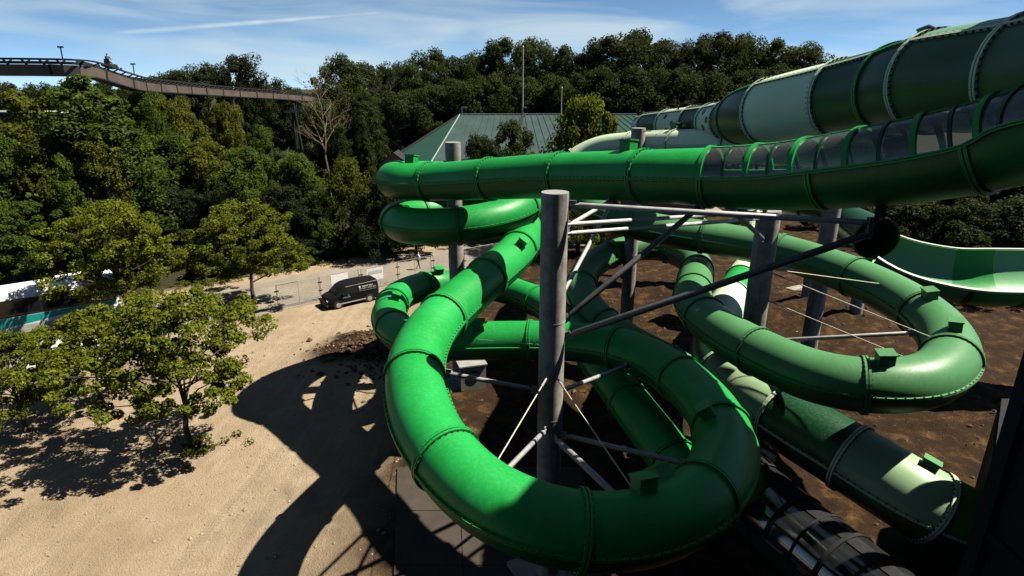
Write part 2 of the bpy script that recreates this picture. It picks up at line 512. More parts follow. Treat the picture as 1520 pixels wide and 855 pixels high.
# tyre tracks: pale compacted bands with darker tread bars
for k_, (rx, w_) in enumerate(((-9.6, 0.26), (-11.4, 0.26), (-7.9, 0.24), (-14.6, 0.24), (-16.3, 0.24))):
    cy_ = nt.nodes.new('ShaderNodeMath'); cy_.operation = 'MULTIPLY'; cy_.inputs[1].default_value = 0.23
    nt.links.new(sep.outputs['Y'], cy_.inputs[0])
    sn_ = nt.nodes.new('ShaderNodeMath'); sn_.operation = 'SINE'; nt.links.new(cy_.outputs[0], sn_.inputs[0])
    a_ = nt.nodes.new('ShaderNodeMath'); a_.operation = 'MULTIPLY_ADD'; a_.inputs[1].default_value = 0.5; a_.inputs[2].default_value = rx - 2.4
    nt.links.new(sn_.outputs[0], a_.inputs[0])
    b2 = nt.nodes.new('ShaderNodeMath'); b2.operation = 'MULTIPLY_ADD'; b2.inputs[1].default_value = 0.10
    nt.links.new(sep.outputs['Y'], b2.inputs[0]); nt.links.new(a_.outputs[0], b2.inputs[2])
    dx_ = nt.nodes.new('ShaderNodeMath'); dx_.operation = 'SUBTRACT'
    nt.links.new(sep.outputs['X'], dx_.inputs[0]); nt.links.new(b2.outputs[0], dx_.inputs[1])
    ax_ = nt.nodes.new('ShaderNodeMath'); ax_.operation = 'ABSOLUTE'; nt.links.new(dx_.outputs[0], ax_.inputs[0])
    mk = nt.nodes.new('ShaderNodeMapRange'); mk.inputs['From Min'].default_value = w_; mk.inputs['From Max'].default_value = w_ * 0.6
    nt.links.new(ax_.outputs[0], mk.inputs['Value'])
    tr_ = nt.nodes.new('ShaderNodeMath'); tr_.operation = 'MULTIPLY'; tr_.inputs[1].default_value = 34.0
    nt.links.new(sep.outputs['Y'], tr_.inputs[0])
    ts_ = nt.nodes.new('ShaderNodeMath'); ts_.operation = 'SINE'; nt.links.new(tr_.outputs[0], ts_.inputs[0])
    tb2 = nt.nodes.new('ShaderNodeMapRange'); tb2.inputs['From Min'].default_value = -0.2; tb2.inputs['From Max'].default_value = 0.6
    tb2.inputs['To Min'].default_value = 0.25; tb2.inputs['To Max'].default_value = 0.6
    nt.links.new(ts_.outputs[0], tb2.inputs['Value'])
    fm_ = nt.nodes.new('ShaderNodeMath'); fm_.operation = 'MULTIPLY'
    nt.links.new(mk.outputs[0], fm_.inputs[0]); nt.links.new(tb2.outputs[0], fm_.inputs[1])
    fn_ = nt.nodes.new('ShaderNodeMath'); fn_.operation = 'MULTIPLY'
    nt.links.new(fm_.outputs[0], fn_.inputs[0]); nt.links.new(ramp(nt, nA.outputs['Fac'], [(0.35, (0.15,) * 3), (0.6, (1, 1, 1))]).outputs[0], fn_.inputs[1])
    s4 = mixc(nt, fn_.outputs[0], s4, (0.20, 0.155, 0.105) if k_ % 2 else (0.215, 0.17, 0.12))
soil = ramp(nt, nB.outputs['Fac'], [(0.3, (0.012, 0.006, 0.003)), (0.52, (0.030, 0.015, 0.005)), (0.72, (0.115, 0.063, 0.020))])
soil2 = mixc(nt, ramp(nt, nC.outputs['Fac'], [(0.35, (0.8,) * 3), (0.5, (0, 0, 0))]).outputs[0], soil.outputs[0], (0.018, 0.010, 0.005))
# soil east of the lot and on the heap
ms = nt.nodes.new('ShaderNodeMath'); ms.operation = 'MULTIPLY_ADD'
nt.links.new(nA.outputs['Fac'], ms.inputs[0]); ms.inputs[1].default_value = 9.0
nt.links.new(sep.outputs['X'], ms.inputs[2])
soil_f = nt.nodes.new('ShaderNodeMapRange')
soil_f.inputs['From Min'].default_value = -4.5; soil_f.inputs['From Max'].default_value = 0.5
nt.links.new(ms.outputs[0], soil_f.inputs['Value'])
hz_ = nt.nodes.new('ShaderNodeMapRange')
hz_.inputs['From Min'].default_value = 0.12; hz_.inputs['From Max'].default_value = 0.32
nt.links.new(sep.outputs['Z'], hz_.inputs['Value'])
mxm = nt.nodes.new('ShaderNodeMath'); mxm.operation = 'MAXIMUM'
nt.links.new(soil_f.outputs[0], mxm.inputs[0]); nt.links.new(hz_.outputs[0], mxm.inputs[1])
gcol = mixc(nt, mxm.outputs[0], s4, soil2)
# leaf litter and forest floor beyond the path
dn = nt.nodes.new('ShaderNodeVectorMath'); dn.operation = 'DOT_PRODUCT'; dn.inputs[1].default_value = PN
nt.links.new(pos, dn.inputs[0])
fl = nt.nodes.new('ShaderNodeMapRange')
fl.inputs['From Min'].default_value = PA.dot(PN) + 9.3; fl.inputs['From Max'].default_value = PA.dot(PN) + 11.5
nt.links.new(dn.outputs['Value'], fl.inputs['Value'])
gcol = mixc(nt, fl.outputs[0], gcol, mixc(nt, nB.outputs['Fac'], (0.015, 0.018, 0.006), (0.04, 0.033, 0.016)))
nt.links.new(gcol, b.inputs['Base Color'])
b.inputs['Roughness'].default_value = 0.95
b.inputs['Specular IOR Level'].default_value = 0.15
hb = nt.nodes.new('ShaderNodeMath'); hb.operation = 'ADD'
nt.links.new(nB.outputs['Fac'], hb.inputs[0]); nt.links.new(nC.outputs['Fac'], hb.inputs[1])
bump(nt, b, hb.outputs[0], 0.8, 0.16)
ground = link('ground', np_mesh('ground', np.stack([gx, gy, gz], -1).reshape(-1, 3), quads, m))
tag(ground, kind='structure')

# asphalt path past the fence
m, nt, b = nodes_of('path_asphalt')
pos = objcoord(nt)
n1 = noise(nt, 0.35, 5, 0.6, pos, 0.4); n2 = noise(nt, 20, 4, 0.7, pos); n3 = noise(nt, 2.0, 5, 0.6, pos)
c = ramp(nt, n1.outputs['Fac'], [(0.3, (0.14, 0.12, 0.094)), (0.7, (0.21, 0.18, 0.138))])
c2 = mixc(nt, ramp(nt, n3.outputs['Fac'], [(0.55, (0, 0, 0)), (0.75, (0.5,) * 3)]).outputs[0], c.outputs[0], (0.22, 0.17, 0.11))
c3 = mixc(nt, 0.25, c2, n2.outputs['Color'], 'OVERLAY')
nt.links.new(c3, b.inputs['Base Color']); b.inputs['Roughness'].default_value = 0.9
bump(nt, b, n2.outputs['Fac'], 0.2)
M['path'] = m
def strip(n0, n1_, t0, t1, z, step=2.0, wob=0.0, seed=1):
    mb = MB(); r = random.Random(seed); vs = []; fs = []
    n = int((t1 - t0) / step)
    for i in range(n + 1):
        t = t0 + (t1 - t0) * i / n
        a = PA + PU * t + PN * (n0 + r.uniform(-wob, wob)); bb = PA + PU * t + PN * (n1_ + r.uniform(-wob, wob))
        vs += [(a.x, a.y, z), (bb.x, bb.y, z)]
        if i:
            k = 2 * i
            fs.append((k - 2, k, k + 1, k - 1))
    mb.add(vs, fs)
    return mb
tag(build(strip(-0.6, 8.4, -60, 110, 0.006, 1.5, 0.12), 'path', M['path']), kind='structure')
M['verge'] = mat_mottle('verge_sand', (0.17, 0.12, 0.068), (0.27, 0.205, 0.125), 1.5, 0.95, 0, 0.4, 18)
tag(build(strip(8.1, 10.0, -60, 110, 0.012, 1.0, 0.25, 5), 'verge', M['verge']), kind='structure')
M['paving'] = mat_mottle('plaza_paving', (0.2, 0.155, 0.12), (0.27, 0.22, 0.17), 0.6, 0.9, 0, 0.2, 12)

# concrete slab cast in bays, the tower's shade darkened into its colour
slab = thing('concrete_slab', None, None, (-1.2, 21, 0)); slab['kind'] = 'structure'
M['slab'] = mat_mottle('concrete_shaded', (0.020, 0.0145, 0.0095), (0.038, 0.028, 0.019), 0.9, 0.9, 0, 0.25, 12)
rr = random.Random(3)
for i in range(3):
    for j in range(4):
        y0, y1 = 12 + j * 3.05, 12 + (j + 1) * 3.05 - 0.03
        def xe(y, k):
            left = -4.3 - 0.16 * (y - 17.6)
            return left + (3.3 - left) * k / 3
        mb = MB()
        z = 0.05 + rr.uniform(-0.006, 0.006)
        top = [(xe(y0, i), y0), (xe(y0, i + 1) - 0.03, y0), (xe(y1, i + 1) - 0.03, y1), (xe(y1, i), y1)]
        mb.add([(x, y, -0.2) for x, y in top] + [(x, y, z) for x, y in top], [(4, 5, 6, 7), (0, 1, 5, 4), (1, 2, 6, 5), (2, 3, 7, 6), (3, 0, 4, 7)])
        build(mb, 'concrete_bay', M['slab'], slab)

# loose stones and clods on the lot
def scatter(name, n, area, size, mat, seed, clusters=None):
    r = np.random.default_rng(seed)
    base = np.array([(1, 0, 0), (-1, 0, 0), (0, 1, 0), (0, -1, 0), (0, 0, 1), (0, 0, -1)], float)
    tri = [(0, 2, 4), (2, 1, 4), (1, 3, 4), (3, 0, 4), (2, 0, 5), (1, 2, 5), (3, 1, 5), (0, 3, 5)]
    mb = MB()
    for i in range(n):
        if clusters:
            cx, cy, cr_ = clusters[r.integers(len(clusters))]
            x, y = r.normal(cx, cr_), r.normal(cy, cr_)
        else:
            x, y = r.uniform(area[0], area[1]), r.uniform(area[2], area[3])
        s = size * r.lognormal(0, 0.5)
        a = r.uniform(0, 6.28)
        v = base * r.uniform(0.6, 1.3, (6, 1)) * s * np.array([1, 0.8, 0.6])
        ca, sa = math.cos(a), math.sin(a)
        z = float(ground_h(x, y))
        mb.add([(x + p[0] * ca - p[1] * sa, y + p[0] * sa + p[1] * ca, z + p[2] + s * 0.25) for p in v], tri)
    o = build(mb, name, mat)
    return o
M['clod'] = mat_mottle('clod', (0.03, 0.017, 0.008), (0.09, 0.056, 0.027), 2, 0.95)
M['stone'] = mat_mottle('stone', (0.14, 0.11, 0.075), (0.3, 0.25, 0.18), 2, 0.95)
tag(scatter('soil_clods', 900, None, 0.085, M['clod'], 5, [(-9.8, 38.3, 1.3), (-8.4, 36.2, 1.2), (-10.6, 37, 1.5), (-7.6, 34.5, 1.3)]),
    'brown clods of dug soil heaped beside the green tube bend', 'soil', kind='stuff')
tag(scatter('loose_stones', 2600, (-30, -5, 16, 44), 0.036, M['stone'], 6), 'small pale stones strewn over the sand lot', 'stones', kind='stuff')
tag(scatter('earth_lumps', 1600, (-2, 34, 20, 56), 0.075, M['clod'], 7), 'dark lumps of earth under the slides', 'soil', kind='stuff')

# ------------------------------------------------------------------ trees
def leaves(centres, radii, per, leaf, seed, flat=0.75, up=0.5, droop=0.0):
    r = np.random.default_rng(seed)
    C = np.repeat(centres, per, 0); RR = np.repeat(radii, per)[:, None]
    n = len(C)
    d = r.normal(size=(n, 3)); d /= np.linalg.norm(d, axis=1, keepdims=True)
    rad = r.uniform(0.25, 1.0, (n, 1)) ** 0.5
    off = d * rad * RR; off[:, 2] *= flat
    if droop:
        off[:, 2] -= droop * RR[:, 0] * r.uniform(0, 1, n)
    P = C + off
    nrm = d * 0.6 + np.array([0, 0, up]) + r.normal(size=(n, 3)) * 0.55
    nrm /= np.linalg.norm(nrm, axis=1, keepdims=True)
    t = r.normal(size=(n, 3)); t -= nrm * (t * nrm).sum(1, keepdims=True); t /= np.linalg.norm(t, axis=1, keepdims=True)
    bq = np.cross(nrm, t)
    s = (leaf * r.uniform(0.6, 1.35, (n, 1)))
    a = P - t * s * 0.5; c = P + t * s * 0.5
    bb = P + bq * s * 0.36 + nrm * s * 0.07; dd = P - bq * s * 0.36 + nrm * s * 0.07
    V = np.stack([a, bb, c, dd], 1).reshape(-1, 3)
    Q = np.arange(n * 4).reshape(n, 4)
    return V, Q
def clump_centres(n, prof, H, Rm, z0, seed, lobes=5, inner=0.35):
    """clumps through a crown whose radius follows prof(t), with uneven lobes"""
    r = np.random.default_rng(seed)
    ph = r.uniform(0, 6.28, lobes); am = r.uniform(0.10, 0.34, lobes); fz = r.uniform(1, 4, lobes)
    out = []
    while len(out) < n:
        t = r.uniform(0, 1); a = r.uniform(0, 6.28)
        pr = prof(t)
        if r.uniform() > pr + 0.15:
            continue
        k = 1 + sum(am[i] * math.sin((i + 1) * a + ph[i] + fz[i] * t * 3) for i in range(lobes))
        rad = pr * Rm * k * (r.uniform(inner, 1.0) ** 0.55)
        out.append((rad * math.cos(a), rad * math.sin(a), z0 + t * (H - z0)))
    return np.array(out)
def limbs(mb, H, z0, cent, r0, seed, n_limb=9, lean=0.0):
    r = random.Random(seed)
    top = Vector((lean, 0, H * 0.86))
    pts = [Vector((0, 0, -0.1))]
    for k in range(1, 7):
        t = k / 6
        pts.append(Vector((lean * t + r.uniform(-1, 1) * 0.012 * H, r.uniform(-1, 1) * 0.012 * H, H * 0.86 * t)))
    mb.tube(pts, [r0 * 1.35] + [r0 * (1 - 0.88 * k / 6) for k in range(1, 7)], 9)
    for i in range(n_limb):
        c = Vector(cent[r.randrange(len(cent))])
        z = max(z0 * 0.75, min(c.z * 0.72, H * 0.7)) * r.uniform(0.75, 1.0)
        t = z / (H * 0.86); k = min(int(t * 6), 5)
        p = pts[k].lerp(pts[k + 1], t * 6 - k)
        mid = p.lerp(c, 0.5) + Vector((r.uniform(-.05, .05) * H, r.uniform(-.05, .05) * H, 0.03 * H))
        rr_ = r0 * (1 - 0.85 * t) * 0.55
        mb.tube([p, mid, c], [rr_, rr_ * 0.6, rr_ * 0.18], 6)
        for q in range(2):
            c2 = c + Vector((r.uniform(-1, 1), r.uniform(-1, 1), r.uniform(-0.2, 0.8))) * 0.09 * H
            mb.tube([mid, c2], [rr_ * 0.4, rr_ * 0.1], 5)
PROTO = {}
def proto(key, H, Rm, z0, prof, n, per, rc, leaf, seed, trunk_r, flat=0.75, up=0.5, droop=0.0, lobes=5, inner=0.35, nl=9, bark='bark'):
    cent = clump_centres(n, prof, H, Rm, z0, seed, lobes, inner)
    r = np.random.default_rng(seed + 1)
    radii = rc * r.uniform(0.55, 1.35, len(cent))
    V, Q = leaves(cent, radii, per, leaf, seed + 2, flat, up, droop)
    cm = np_mesh(key + '_crown', V, Q, M['leaf_mid'], False)
    mb = MB(); limbs(mb, H, z0, cent, trunk_r, seed + 3, nl)
    tm_ = mb.mesh(key + '_trunk', M[bark], True)
    PROTO[key] = (cm, tm_, H, Rm)
ell = lambda t: math.sqrt(max(0, 1 - (2 * t - 0.9) ** 2 / 1.25))
dome = lambda t: math.sqrt(max(0, 1 - (1.25 * t - 0.25) ** 2))
col_ = lambda t: min(1, 0.35 + 2.2 * t) * math.sqrt(max(0, 1 - t ** 2.6))
bush = lambda t: math.sqrt(max(0, 1 - t ** 2))
for k in range(4):
    proto('forest%d' % k, 22, 6.2, 4.5, ell, 150, 250, 1.6, 0.38, 20 + 10 * k, 0.38)
for k in range(2):
    proto('poplar%d' % k, 16, 2.7, 1.5, col_, 150, 170, 0.9, 0.27, 70 + 10 * k, 0.22)
for k in range(3):
    proto('broad%d' % k, 10, 4.0, 1.2, dome, 150, 220, 0.9, 0.24, 100 + 10 * k, 0.2, inner=0.3)
for k in range(2):
    proto('lot%d' % k, 8, 4.3, 2.8, ell, 230, 150, 0.52, 0.165, 140 + 10 * k, 0.17, flat=0.55, up=0.8, lobes=3, inner=0.25, nl=22)
proto('willow0', 10, 3.4, 0.8, dome, 110, 170, 0.75, 0.24, 170, 0.18, flat=1.2, droop=0.9)
for k in range(2):
    proto('shrub%d' % k, 3, 2.1, 0.1, bush, 90, 130, 0.42, 0.17, 190 + 10 * k, 0.06)
MESHV = {}
def crown_variant(key, mat):
    if (key, mat) not in MESHV:
        me = PROTO[key][0].copy()
        me.materials.clear(); me.materials.append(M[mat])
        MESHV[(key, mat)] = me
    return MESHV[(key, mat)]
TREES = random.Random(9)
def tree(key, mat, px, ytop, z, label, name='tree', wide=1.0, cat='tree', group=None, bark=None, base=None):
    if base is None:
        top = at(px, ytop, z)
        g = Vector((top.x, top.y, 0)); h = top.z
    else:
        g = base.copy(); h = ytop
    s = h / PROTO[key][2]
    o = thing(name, label, cat, (g.x, g.y, min(float(ground_h(g.x, g.y)), 0)), TREES.uniform(0, 6.28), group)
    o.scale = (s * wide * TREES.uniform(0.86, 1.14), s * wide * TREES.uniform(0.86, 1.14), s)
    link('crown', crown_variant(key, mat), o)
    link('trunk' if cat == 'tree' else 'stems', PROTO[key][1], o)
    return o

# trees standing on the sand lot
GL = 'young trees along the sand lot'
tree('lot0', 'leaf_bright', 0, 8.1, 0, 'young leafy tree with bare lower trunk standing alone on the sand lot', 'lot_tree', 0.95, group=GL, base=atz(284, 662, 0))
tree('lot1', 'leaf_bright', 0, 8.3, 0, 'leafy tree with short dark trunk at the left end of the wire fence', 'lot_tree', 1.0, group=GL, base=atz(378, 450, 0))
tree('lot0', 'leaf_bright', 0, 9.2, 0, 'wide leafy tree rising in front of the middle of the coach', 'lot_tree', 0.85, group=GL, base=atz(196, 490, 0))
tree('lot1', 'leaf_bright', 0, 5.2, 0, 'yellow-green tree at the left edge, nearest the bottom corner', 'lot_tree', 1.15, group=GL, base=atz(40, 640, 0))
tree('lot1', 'leaf_bright', 0, 5.0, 0, 'low leafy tree between the coach front and the tree with bare trunk', 'lot_tree', 1.0, group=GL, base=atz(150, 592, 0))
tree('lot0', 'leaf_mid', 0, 8.6, 0, 'dark leafy tree at the left edge behind the coach front', 'lot_tree', 1.0, group=GL, base=atz(10, 452, 0))

# the belt of trees beyond the path
GB = 'trees in the belt beyond the path'
belt = [
 ('poplar0', 'leaf_olive', 20, 142, 60, 1.2, 'slender olive tree at the left edge under the lower walkway'),
 ('poplar1', 'leaf_mid', 112, 118, 53, 1.3, 'tallest column-shaped green tree, its top touching the coaster beam'),
 ('poplar0', 'leaf_olive', 62, 150, 56, 1.15, 'olive column tree left of the tallest column tree'),
 ('poplar1', 'leaf_mid', 165, 172, 54, 1.25, 'green column tree right of the coaster support leg'),
 ('poplar0', 'leaf_olive', 45, 205, 51, 0.8, 'feathery olive tree in front of the walkway, second from the left edge'),
 ('poplar1', 'leaf_olive', 138, 200, 52, 0.75, 'feathery olive tree right below the coaster support leg'),
 ('poplar1', 'leaf_mid', -8, 190, 50, 0.8, 'feathery green tree cut by the left edge'),
 ('poplar0', 'leaf_mid', 88, 235, 50, 0.75, 'short feathery green tree below the tallest column tree'),
 ('forest0', 'leaf_mid', 205, 141, 68, 0.62, 'dull green tree crown just under the coaster bend'),
 ('forest1', 'leaf_olive', 258, 146, 72, 0.66, 'olive round tree just under the straight coaster run'),
 ('forest2', 'leaf_olive', 330, 156, 76, 0.62, 'yellowish tree with feathery top below the straight coaster run'),
 ('forest3', 'leaf_mid', 385, 190, 84, 0.8, 'mid green tree left of the dead tree'),
 ('broad0', 'leaf_mid', 240, 205, 66, 1.0, 'leafy tree below the dark gap in the middle of the belt'),
 ('broad1', 'leaf_olive', 305, 215, 66, 0.9, 'olive leafy tree in the middle of the belt'),
 ('broad2', 'leaf_mid', 365, 222, 64, 0.95, 'rounded green tree left of the willow in the belt'),
 ('broad0', 'leaf_mid', 440, 232, 66, 0.8, 'rounded tree below the dead tree'),
 ('willow0', 'leaf_olive', 515, 236, 63, 0.95, 'yellowish drooping tree beside the left bend of the top green tube'),
 ('broad1', 'leaf_mid', 150, 255, 57, 1.0, 'leafy tree in the second row above the coach roof'),
 ('broad2', 'leaf_olive', 55, 262, 55, 0.9, 'olive bushy tree at left below the column trees'),
 ('broad0', 'leaf_mid', -20, 250, 52, 1.0, 'green bushy tree cut by the left edge'),
 ('broad1', 'leaf_deep', 250, 280, 60, 1.0, 'dark tree behind the tall tree by the coach'),
 ('broad2', 'leaf_deep', 330, 275, 61, 1.0, 'dark tree behind the tree at the fence end'),
 ('broad0', 'leaf_deep', 415, 280, 61, 1.0, 'dark tree above the left end of the hedge'),
 ('broad1', 'leaf_mid', 470, 285, 62, 0.8, 'small leafy tree left below the drooping tree'),
 ('broad2', 'leaf_deep', 562, 262, 60, 0.75, 'dark tree hidden behind the left bends of the green tube'),
 ('broad0', 'leaf_deep', 612, 258, 61, 0.75, 'dark tree between the two upper green tube levels'),
 ('broad1', 'leaf_bright', 622, 221, 78, 0.32, 'small yellow-green tree peeking over the tube beside the brick gable'),
]
for key, mat, px, yt, z, wd, lab in belt:
    tree(key, mat, px, yt, z, lab, 'belt_tree', wd, group=GB)
GH = 'shrubs along the path edge'
hedge = [(300, 378), (345, 370), (395, 368), (438, 362), (478, 352), (515, 345), (548, 342), (585, 335), (625, 330), (665, 322), (700, 318), (735, 312)]
names_h = ['first', 'second', 'third', 'fourth', 'fifth', 'sixth', 'seventh', 'eighth', 'ninth', 'tenth', 'eleventh', 'twelfth']
for i, (px, yt) in enumerate(hedge):
    # stand on the wood side of the verge
    for z in np.arange(45, 90, 0.25):
        p = at(px, yt, z)
        if (p - PA).dot(PN) > 12.0 + (i % 3) * 0.5:
            break
    key = 'shrub%d' % (i % 2)
    o = tree(key, 'leaf_mid' if i % 3 else 'leaf_olive', px, yt, z, '%s shrub from the left in the hedge along the far path edge' % names_h[i], 'hedge_shrub', 1.0, 'shrub', GH)
    h = o.scale.z
    o.scale = (max(h, 0.9), max(h, 0.9), max(min(h, 1.25), 0.7))
GF = 'bushes in front of the green roof'
tree('broad1', 'leaf_deep', 712, 205, 66, 'small dark bush at the left in front of the green roof', 'bush', 0.55, 'bush', GF)
tree('broad2', 'leaf_forest', 762, 183, 68, 'dark rounded bush in the middle in front of the green roof', 'bush', 0.62, 'bush', GF)
tree('broad0', 'leaf_bright', 866, 152, 60, 'sunlit yellow-green tree in front of the right end of the green roof', 'tree', 0.62)
# woodland at the back
GW = 'tall trees of the wood at the back'
back = [(8, 124, 120), (58, 124, 128), (108, 123, 118), (150, 124, 124), (195, 123, 122), (225, 122, 116), (255, 108, 118), (300, 100, 120), (352, 84, 112), (395, 118, 126), (432, 132, 128), (505, 88, 106), (540, 96, 112), (575, 94, 118), (606, 100, 110), (640, 80, 116),
        (678, 86, 112), (712, 78, 118), (745, 62, 114), (790, 64, 118), (832, 70, 112), (868, 78, 116), (902, 60, 108), (945, 52, 112), (985, 62, 116), (1022, 62, 110),
        (1062, 54, 112), (1102, 58, 116), (1148, 60, 106), (1190, 66, 108), (1222, 96, 112), (1332, 74, 108)]
ORD = ['first', 'second', 'third', 'fourth', 'fifth', 'sixth', 'seventh', 'eighth', 'ninth', 'tenth', 'eleventh', 'twelfth', 'thirteenth', 'fourteenth', 'fifteenth',
       'sixteenth', 'seventeenth', 'eighteenth', 'nineteenth', 'twentieth', 'twenty-first', 'twenty-second', 'twenty-third', 'twenty-fourth', 'twenty-fifth', 'twenty-sixth', 'twenty-seventh', 'twenty-eighth', 'twenty-ninth', 'thirtieth', 'thirty-first', 'thirty-second', 'thirty-third']
for i, (px, yt, z) in enumerate(back):
    lab = '%s tall tree from the left on the skyline of the wood' % ORD[i]
    if i == len(back) - 1:
        lab = 'lone dark treetop showing over the upper rim of the banded slide at right'
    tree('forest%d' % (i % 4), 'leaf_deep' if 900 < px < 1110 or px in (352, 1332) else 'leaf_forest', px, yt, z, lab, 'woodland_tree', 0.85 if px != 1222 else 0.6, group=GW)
low = [(480, 150, 96), (535, 140, 98), (585, 138, 99), (632, 128, 100), (675, 122, 102), (725, 118, 102), (780, 116, 103), (835, 112, 102), (890, 104, 98), (945, 106, 98), (1000, 104, 98), (1055, 108, 98), (1110, 108, 98), (1160, 104, 98), (1205, 118, 100), (1250, 150, 98)]
for i, (px, yt, z) in enumerate(low):
    tree('forest%d' % ((i + 2) % 4), 'leaf_deep' if px > 860 else 'leaf_forest', px, yt, z, '%s from the left in the lower front row of the wood' % ('%s tree' % ORD[i]), 'woodland_tree', 0.95, group=GW)
GR = 'trees in the shade at the right'
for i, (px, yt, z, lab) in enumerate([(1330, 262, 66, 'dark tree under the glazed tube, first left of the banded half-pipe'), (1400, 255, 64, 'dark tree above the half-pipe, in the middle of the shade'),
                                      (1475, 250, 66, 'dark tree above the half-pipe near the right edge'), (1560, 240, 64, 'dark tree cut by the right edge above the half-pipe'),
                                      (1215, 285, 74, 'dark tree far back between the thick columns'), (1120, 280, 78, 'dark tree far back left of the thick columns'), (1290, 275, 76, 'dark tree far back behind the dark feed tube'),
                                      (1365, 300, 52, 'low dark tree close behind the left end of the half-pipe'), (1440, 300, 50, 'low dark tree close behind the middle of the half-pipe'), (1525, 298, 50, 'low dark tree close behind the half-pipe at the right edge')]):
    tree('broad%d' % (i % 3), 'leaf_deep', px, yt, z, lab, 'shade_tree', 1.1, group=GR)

# dead tree and slender birch trunks
def bare_tree(px, ytop, z, label, seed, spread, n1, mat, thick):
    top = at(px, ytop, z)
    o = thing('dead_tree', label, 'tree', (top.x, top.y, 0))
    r = random.Random(seed); H = top.z
    mb = MB()
    pts = [Vector((r.uniform(-.15, .15), r.uniform(-.15, .15), H * k / 8)) for k in range(9)]
    mb.tube(pts, [thick * (1.05 - k / 8) for k in range(9)], 8)
    build(mb, 'trunk', mat, o, True, local=True)
    mb = MB()
    def grow(p, d, L, rad, lev):
        q = p + d * L
        mb.tube([p, (p + q) / 2 + Vector((0, 0, 0.04 * L)), q], [rad, rad * 0.8, rad * 0.55], 5)
        if lev:
            for k in range(3 if lev > 1 else 4):
                d2 = (d + Vector((r.uniform(-1, 1), r.uniform(-1, 1), r.uniform(-0.2, 0.8))) * 0.55).normalized()
                s = p.lerp(q, r.uniform(0.45, 1.0))
                grow(s, d2, L * r.uniform(0.5, 0.75), rad * 0.55, lev - 1)
    for i in range(n1):
        t = 0.38 + 0.58 * i / n1
        k = min(int(t * 8), 7)
        p = pts[k].lerp(pts[k + 1], t * 8 - k)
        a = i * 2.4 + r.uniform(-.4, .4)
        d = Vector((math.cos(a), math.sin(a), r.uniform(0.5, 1.1))).normalized()
        grow(p, d, spread * (1.15 - 0.75 * t) * r.uniform(0.7, 1.1), thick * 0.42 * (1.1 - t), 3)
    build(mb, 'branches', mat, o, True, local=True)
    return o
dt = bare_tree(472, 106, 86, 'pale dead tree with bare branches below the end of the coaster track', 5, 4.4, 22, M['bark_pale'], 0.22)
c_, q_ = leaves(np.array([(random.Random(k).uniform(-3, 3), random.Random(k + 50).uniform(-3, 3), 11 + 6.5 * random.Random(k + 99).random()) for k in range(26)]), np.full(26, 0.9), 18, 0.22, 8)
link('dry_leaves', np_mesh('dry_leaves', c_, q_, M['leaf_dry'], False), dt)
bare_tree(575, 122, 97, 'brown bare tree in front of the wood, right of the dead tree', 8, 5.0, 14, M['bark'], 0.25)
for i, (px, yt, z) in enumerate([(536, 175, 84), (551, 165, 86), (505, 190, 82)]):
    tree('poplar%d' % (i % 2), 'leaf_forest', px, yt, z, ['slender birch between the dead tree and the brick gable', 'slender birch nearest the brick gable', 'slender birch just right of the dead tree'][i], 'birch_tree', 0.7, group='slender birches')

# ------------------------------------------------------------------ water slides
class Path:
    def __init__(s, ctrl):
        P = [np.array(list(p) + [r], float) for p, r in ctrl]
        P = [2 * P[0] - P[1]] + P + [2 * P[-1] - P[-2]]
        out, knots = [], []
        for i in range(1, len(P) - 2):
            p0, p1, p2, p3 = P[i - 1:i + 3]
            t0 = 0.0
            t1 = t0 + np.linalg.norm((p1 - p0)[:3]) ** 0.5; t2 = t1 + np.linalg.norm((p2 - p1)[:3]) ** 0.5; t3 = t2 + np.linalg.norm((p3 - p2)[:3]) ** 0.5
            knots.append(len(out))
            for t in np.linspace(t1, t2, 40, endpoint=False):
                a1 = (t1 - t) / (t1 - t0) * p0 + (t - t0) / (t1 - t0) * p1
                a2 = (t2 - t) / (t2 - t1) * p1 + (t - t1) / (t2 - t1) * p2
                a3 = (t3 - t) / (t3 - t2) * p2 + (t - t2) / (t3 - t2) * p3
                b1 = (t2 - t) / (t2 - t0) * a1 + (t - t0) / (t2 - t0) * a2
                b2 = (t3 - t) / (t3 - t1) * a2 + (t - t1) / (t3 - t1) * a3
                out.append((t2 - t) / (t2 - t1) * b1 + (t - t1) / (t2 - t1) * b2)
        knots.append(len(out)); out.append(P[-2])
        s.p = np.array(out)
        # light smoothing keeps bends round
        for _ in range(60):
            q = s.p.copy(); q[1:-1] = 0.25 * s.p[:-2] + 0.5 * s.p[1:-1] + 0.25 * s.p[2:]; s.p = q
        d = np.linalg.norm(np.diff(s.p[:, :3], axis=0), axis=1)
        s.s = np.concatenate([[0], np.cumsum(d)])
        s.L = s.s[-1]
        s.knots = [s.s[k] for k in knots]
    def get(s, x):
        x = min(max(x, 0), s.L)
        f = lambda y: np.array([np.interp(y, s.s, s.p[:, k]) for k in range(4)])
        c = f(x); t = f(min(x + 0.25, s.L)) - f(max(x - 0.25, 0))
        C, T = Vector(c[:3]), Vector(t[:3]).normalized()
        S = T.cross(Vector((0, 0, 1))).normalized()
        U = S.cross(T)
        return C, T, S, U, float(c[3])
    def pt(s, x, a, r=0.0, rel=1.0):
        C, T, S, U, R_ = s.get(x)
        return C + (S * math.cos(a) + U * math.sin(a)) * (R_ * rel + r)

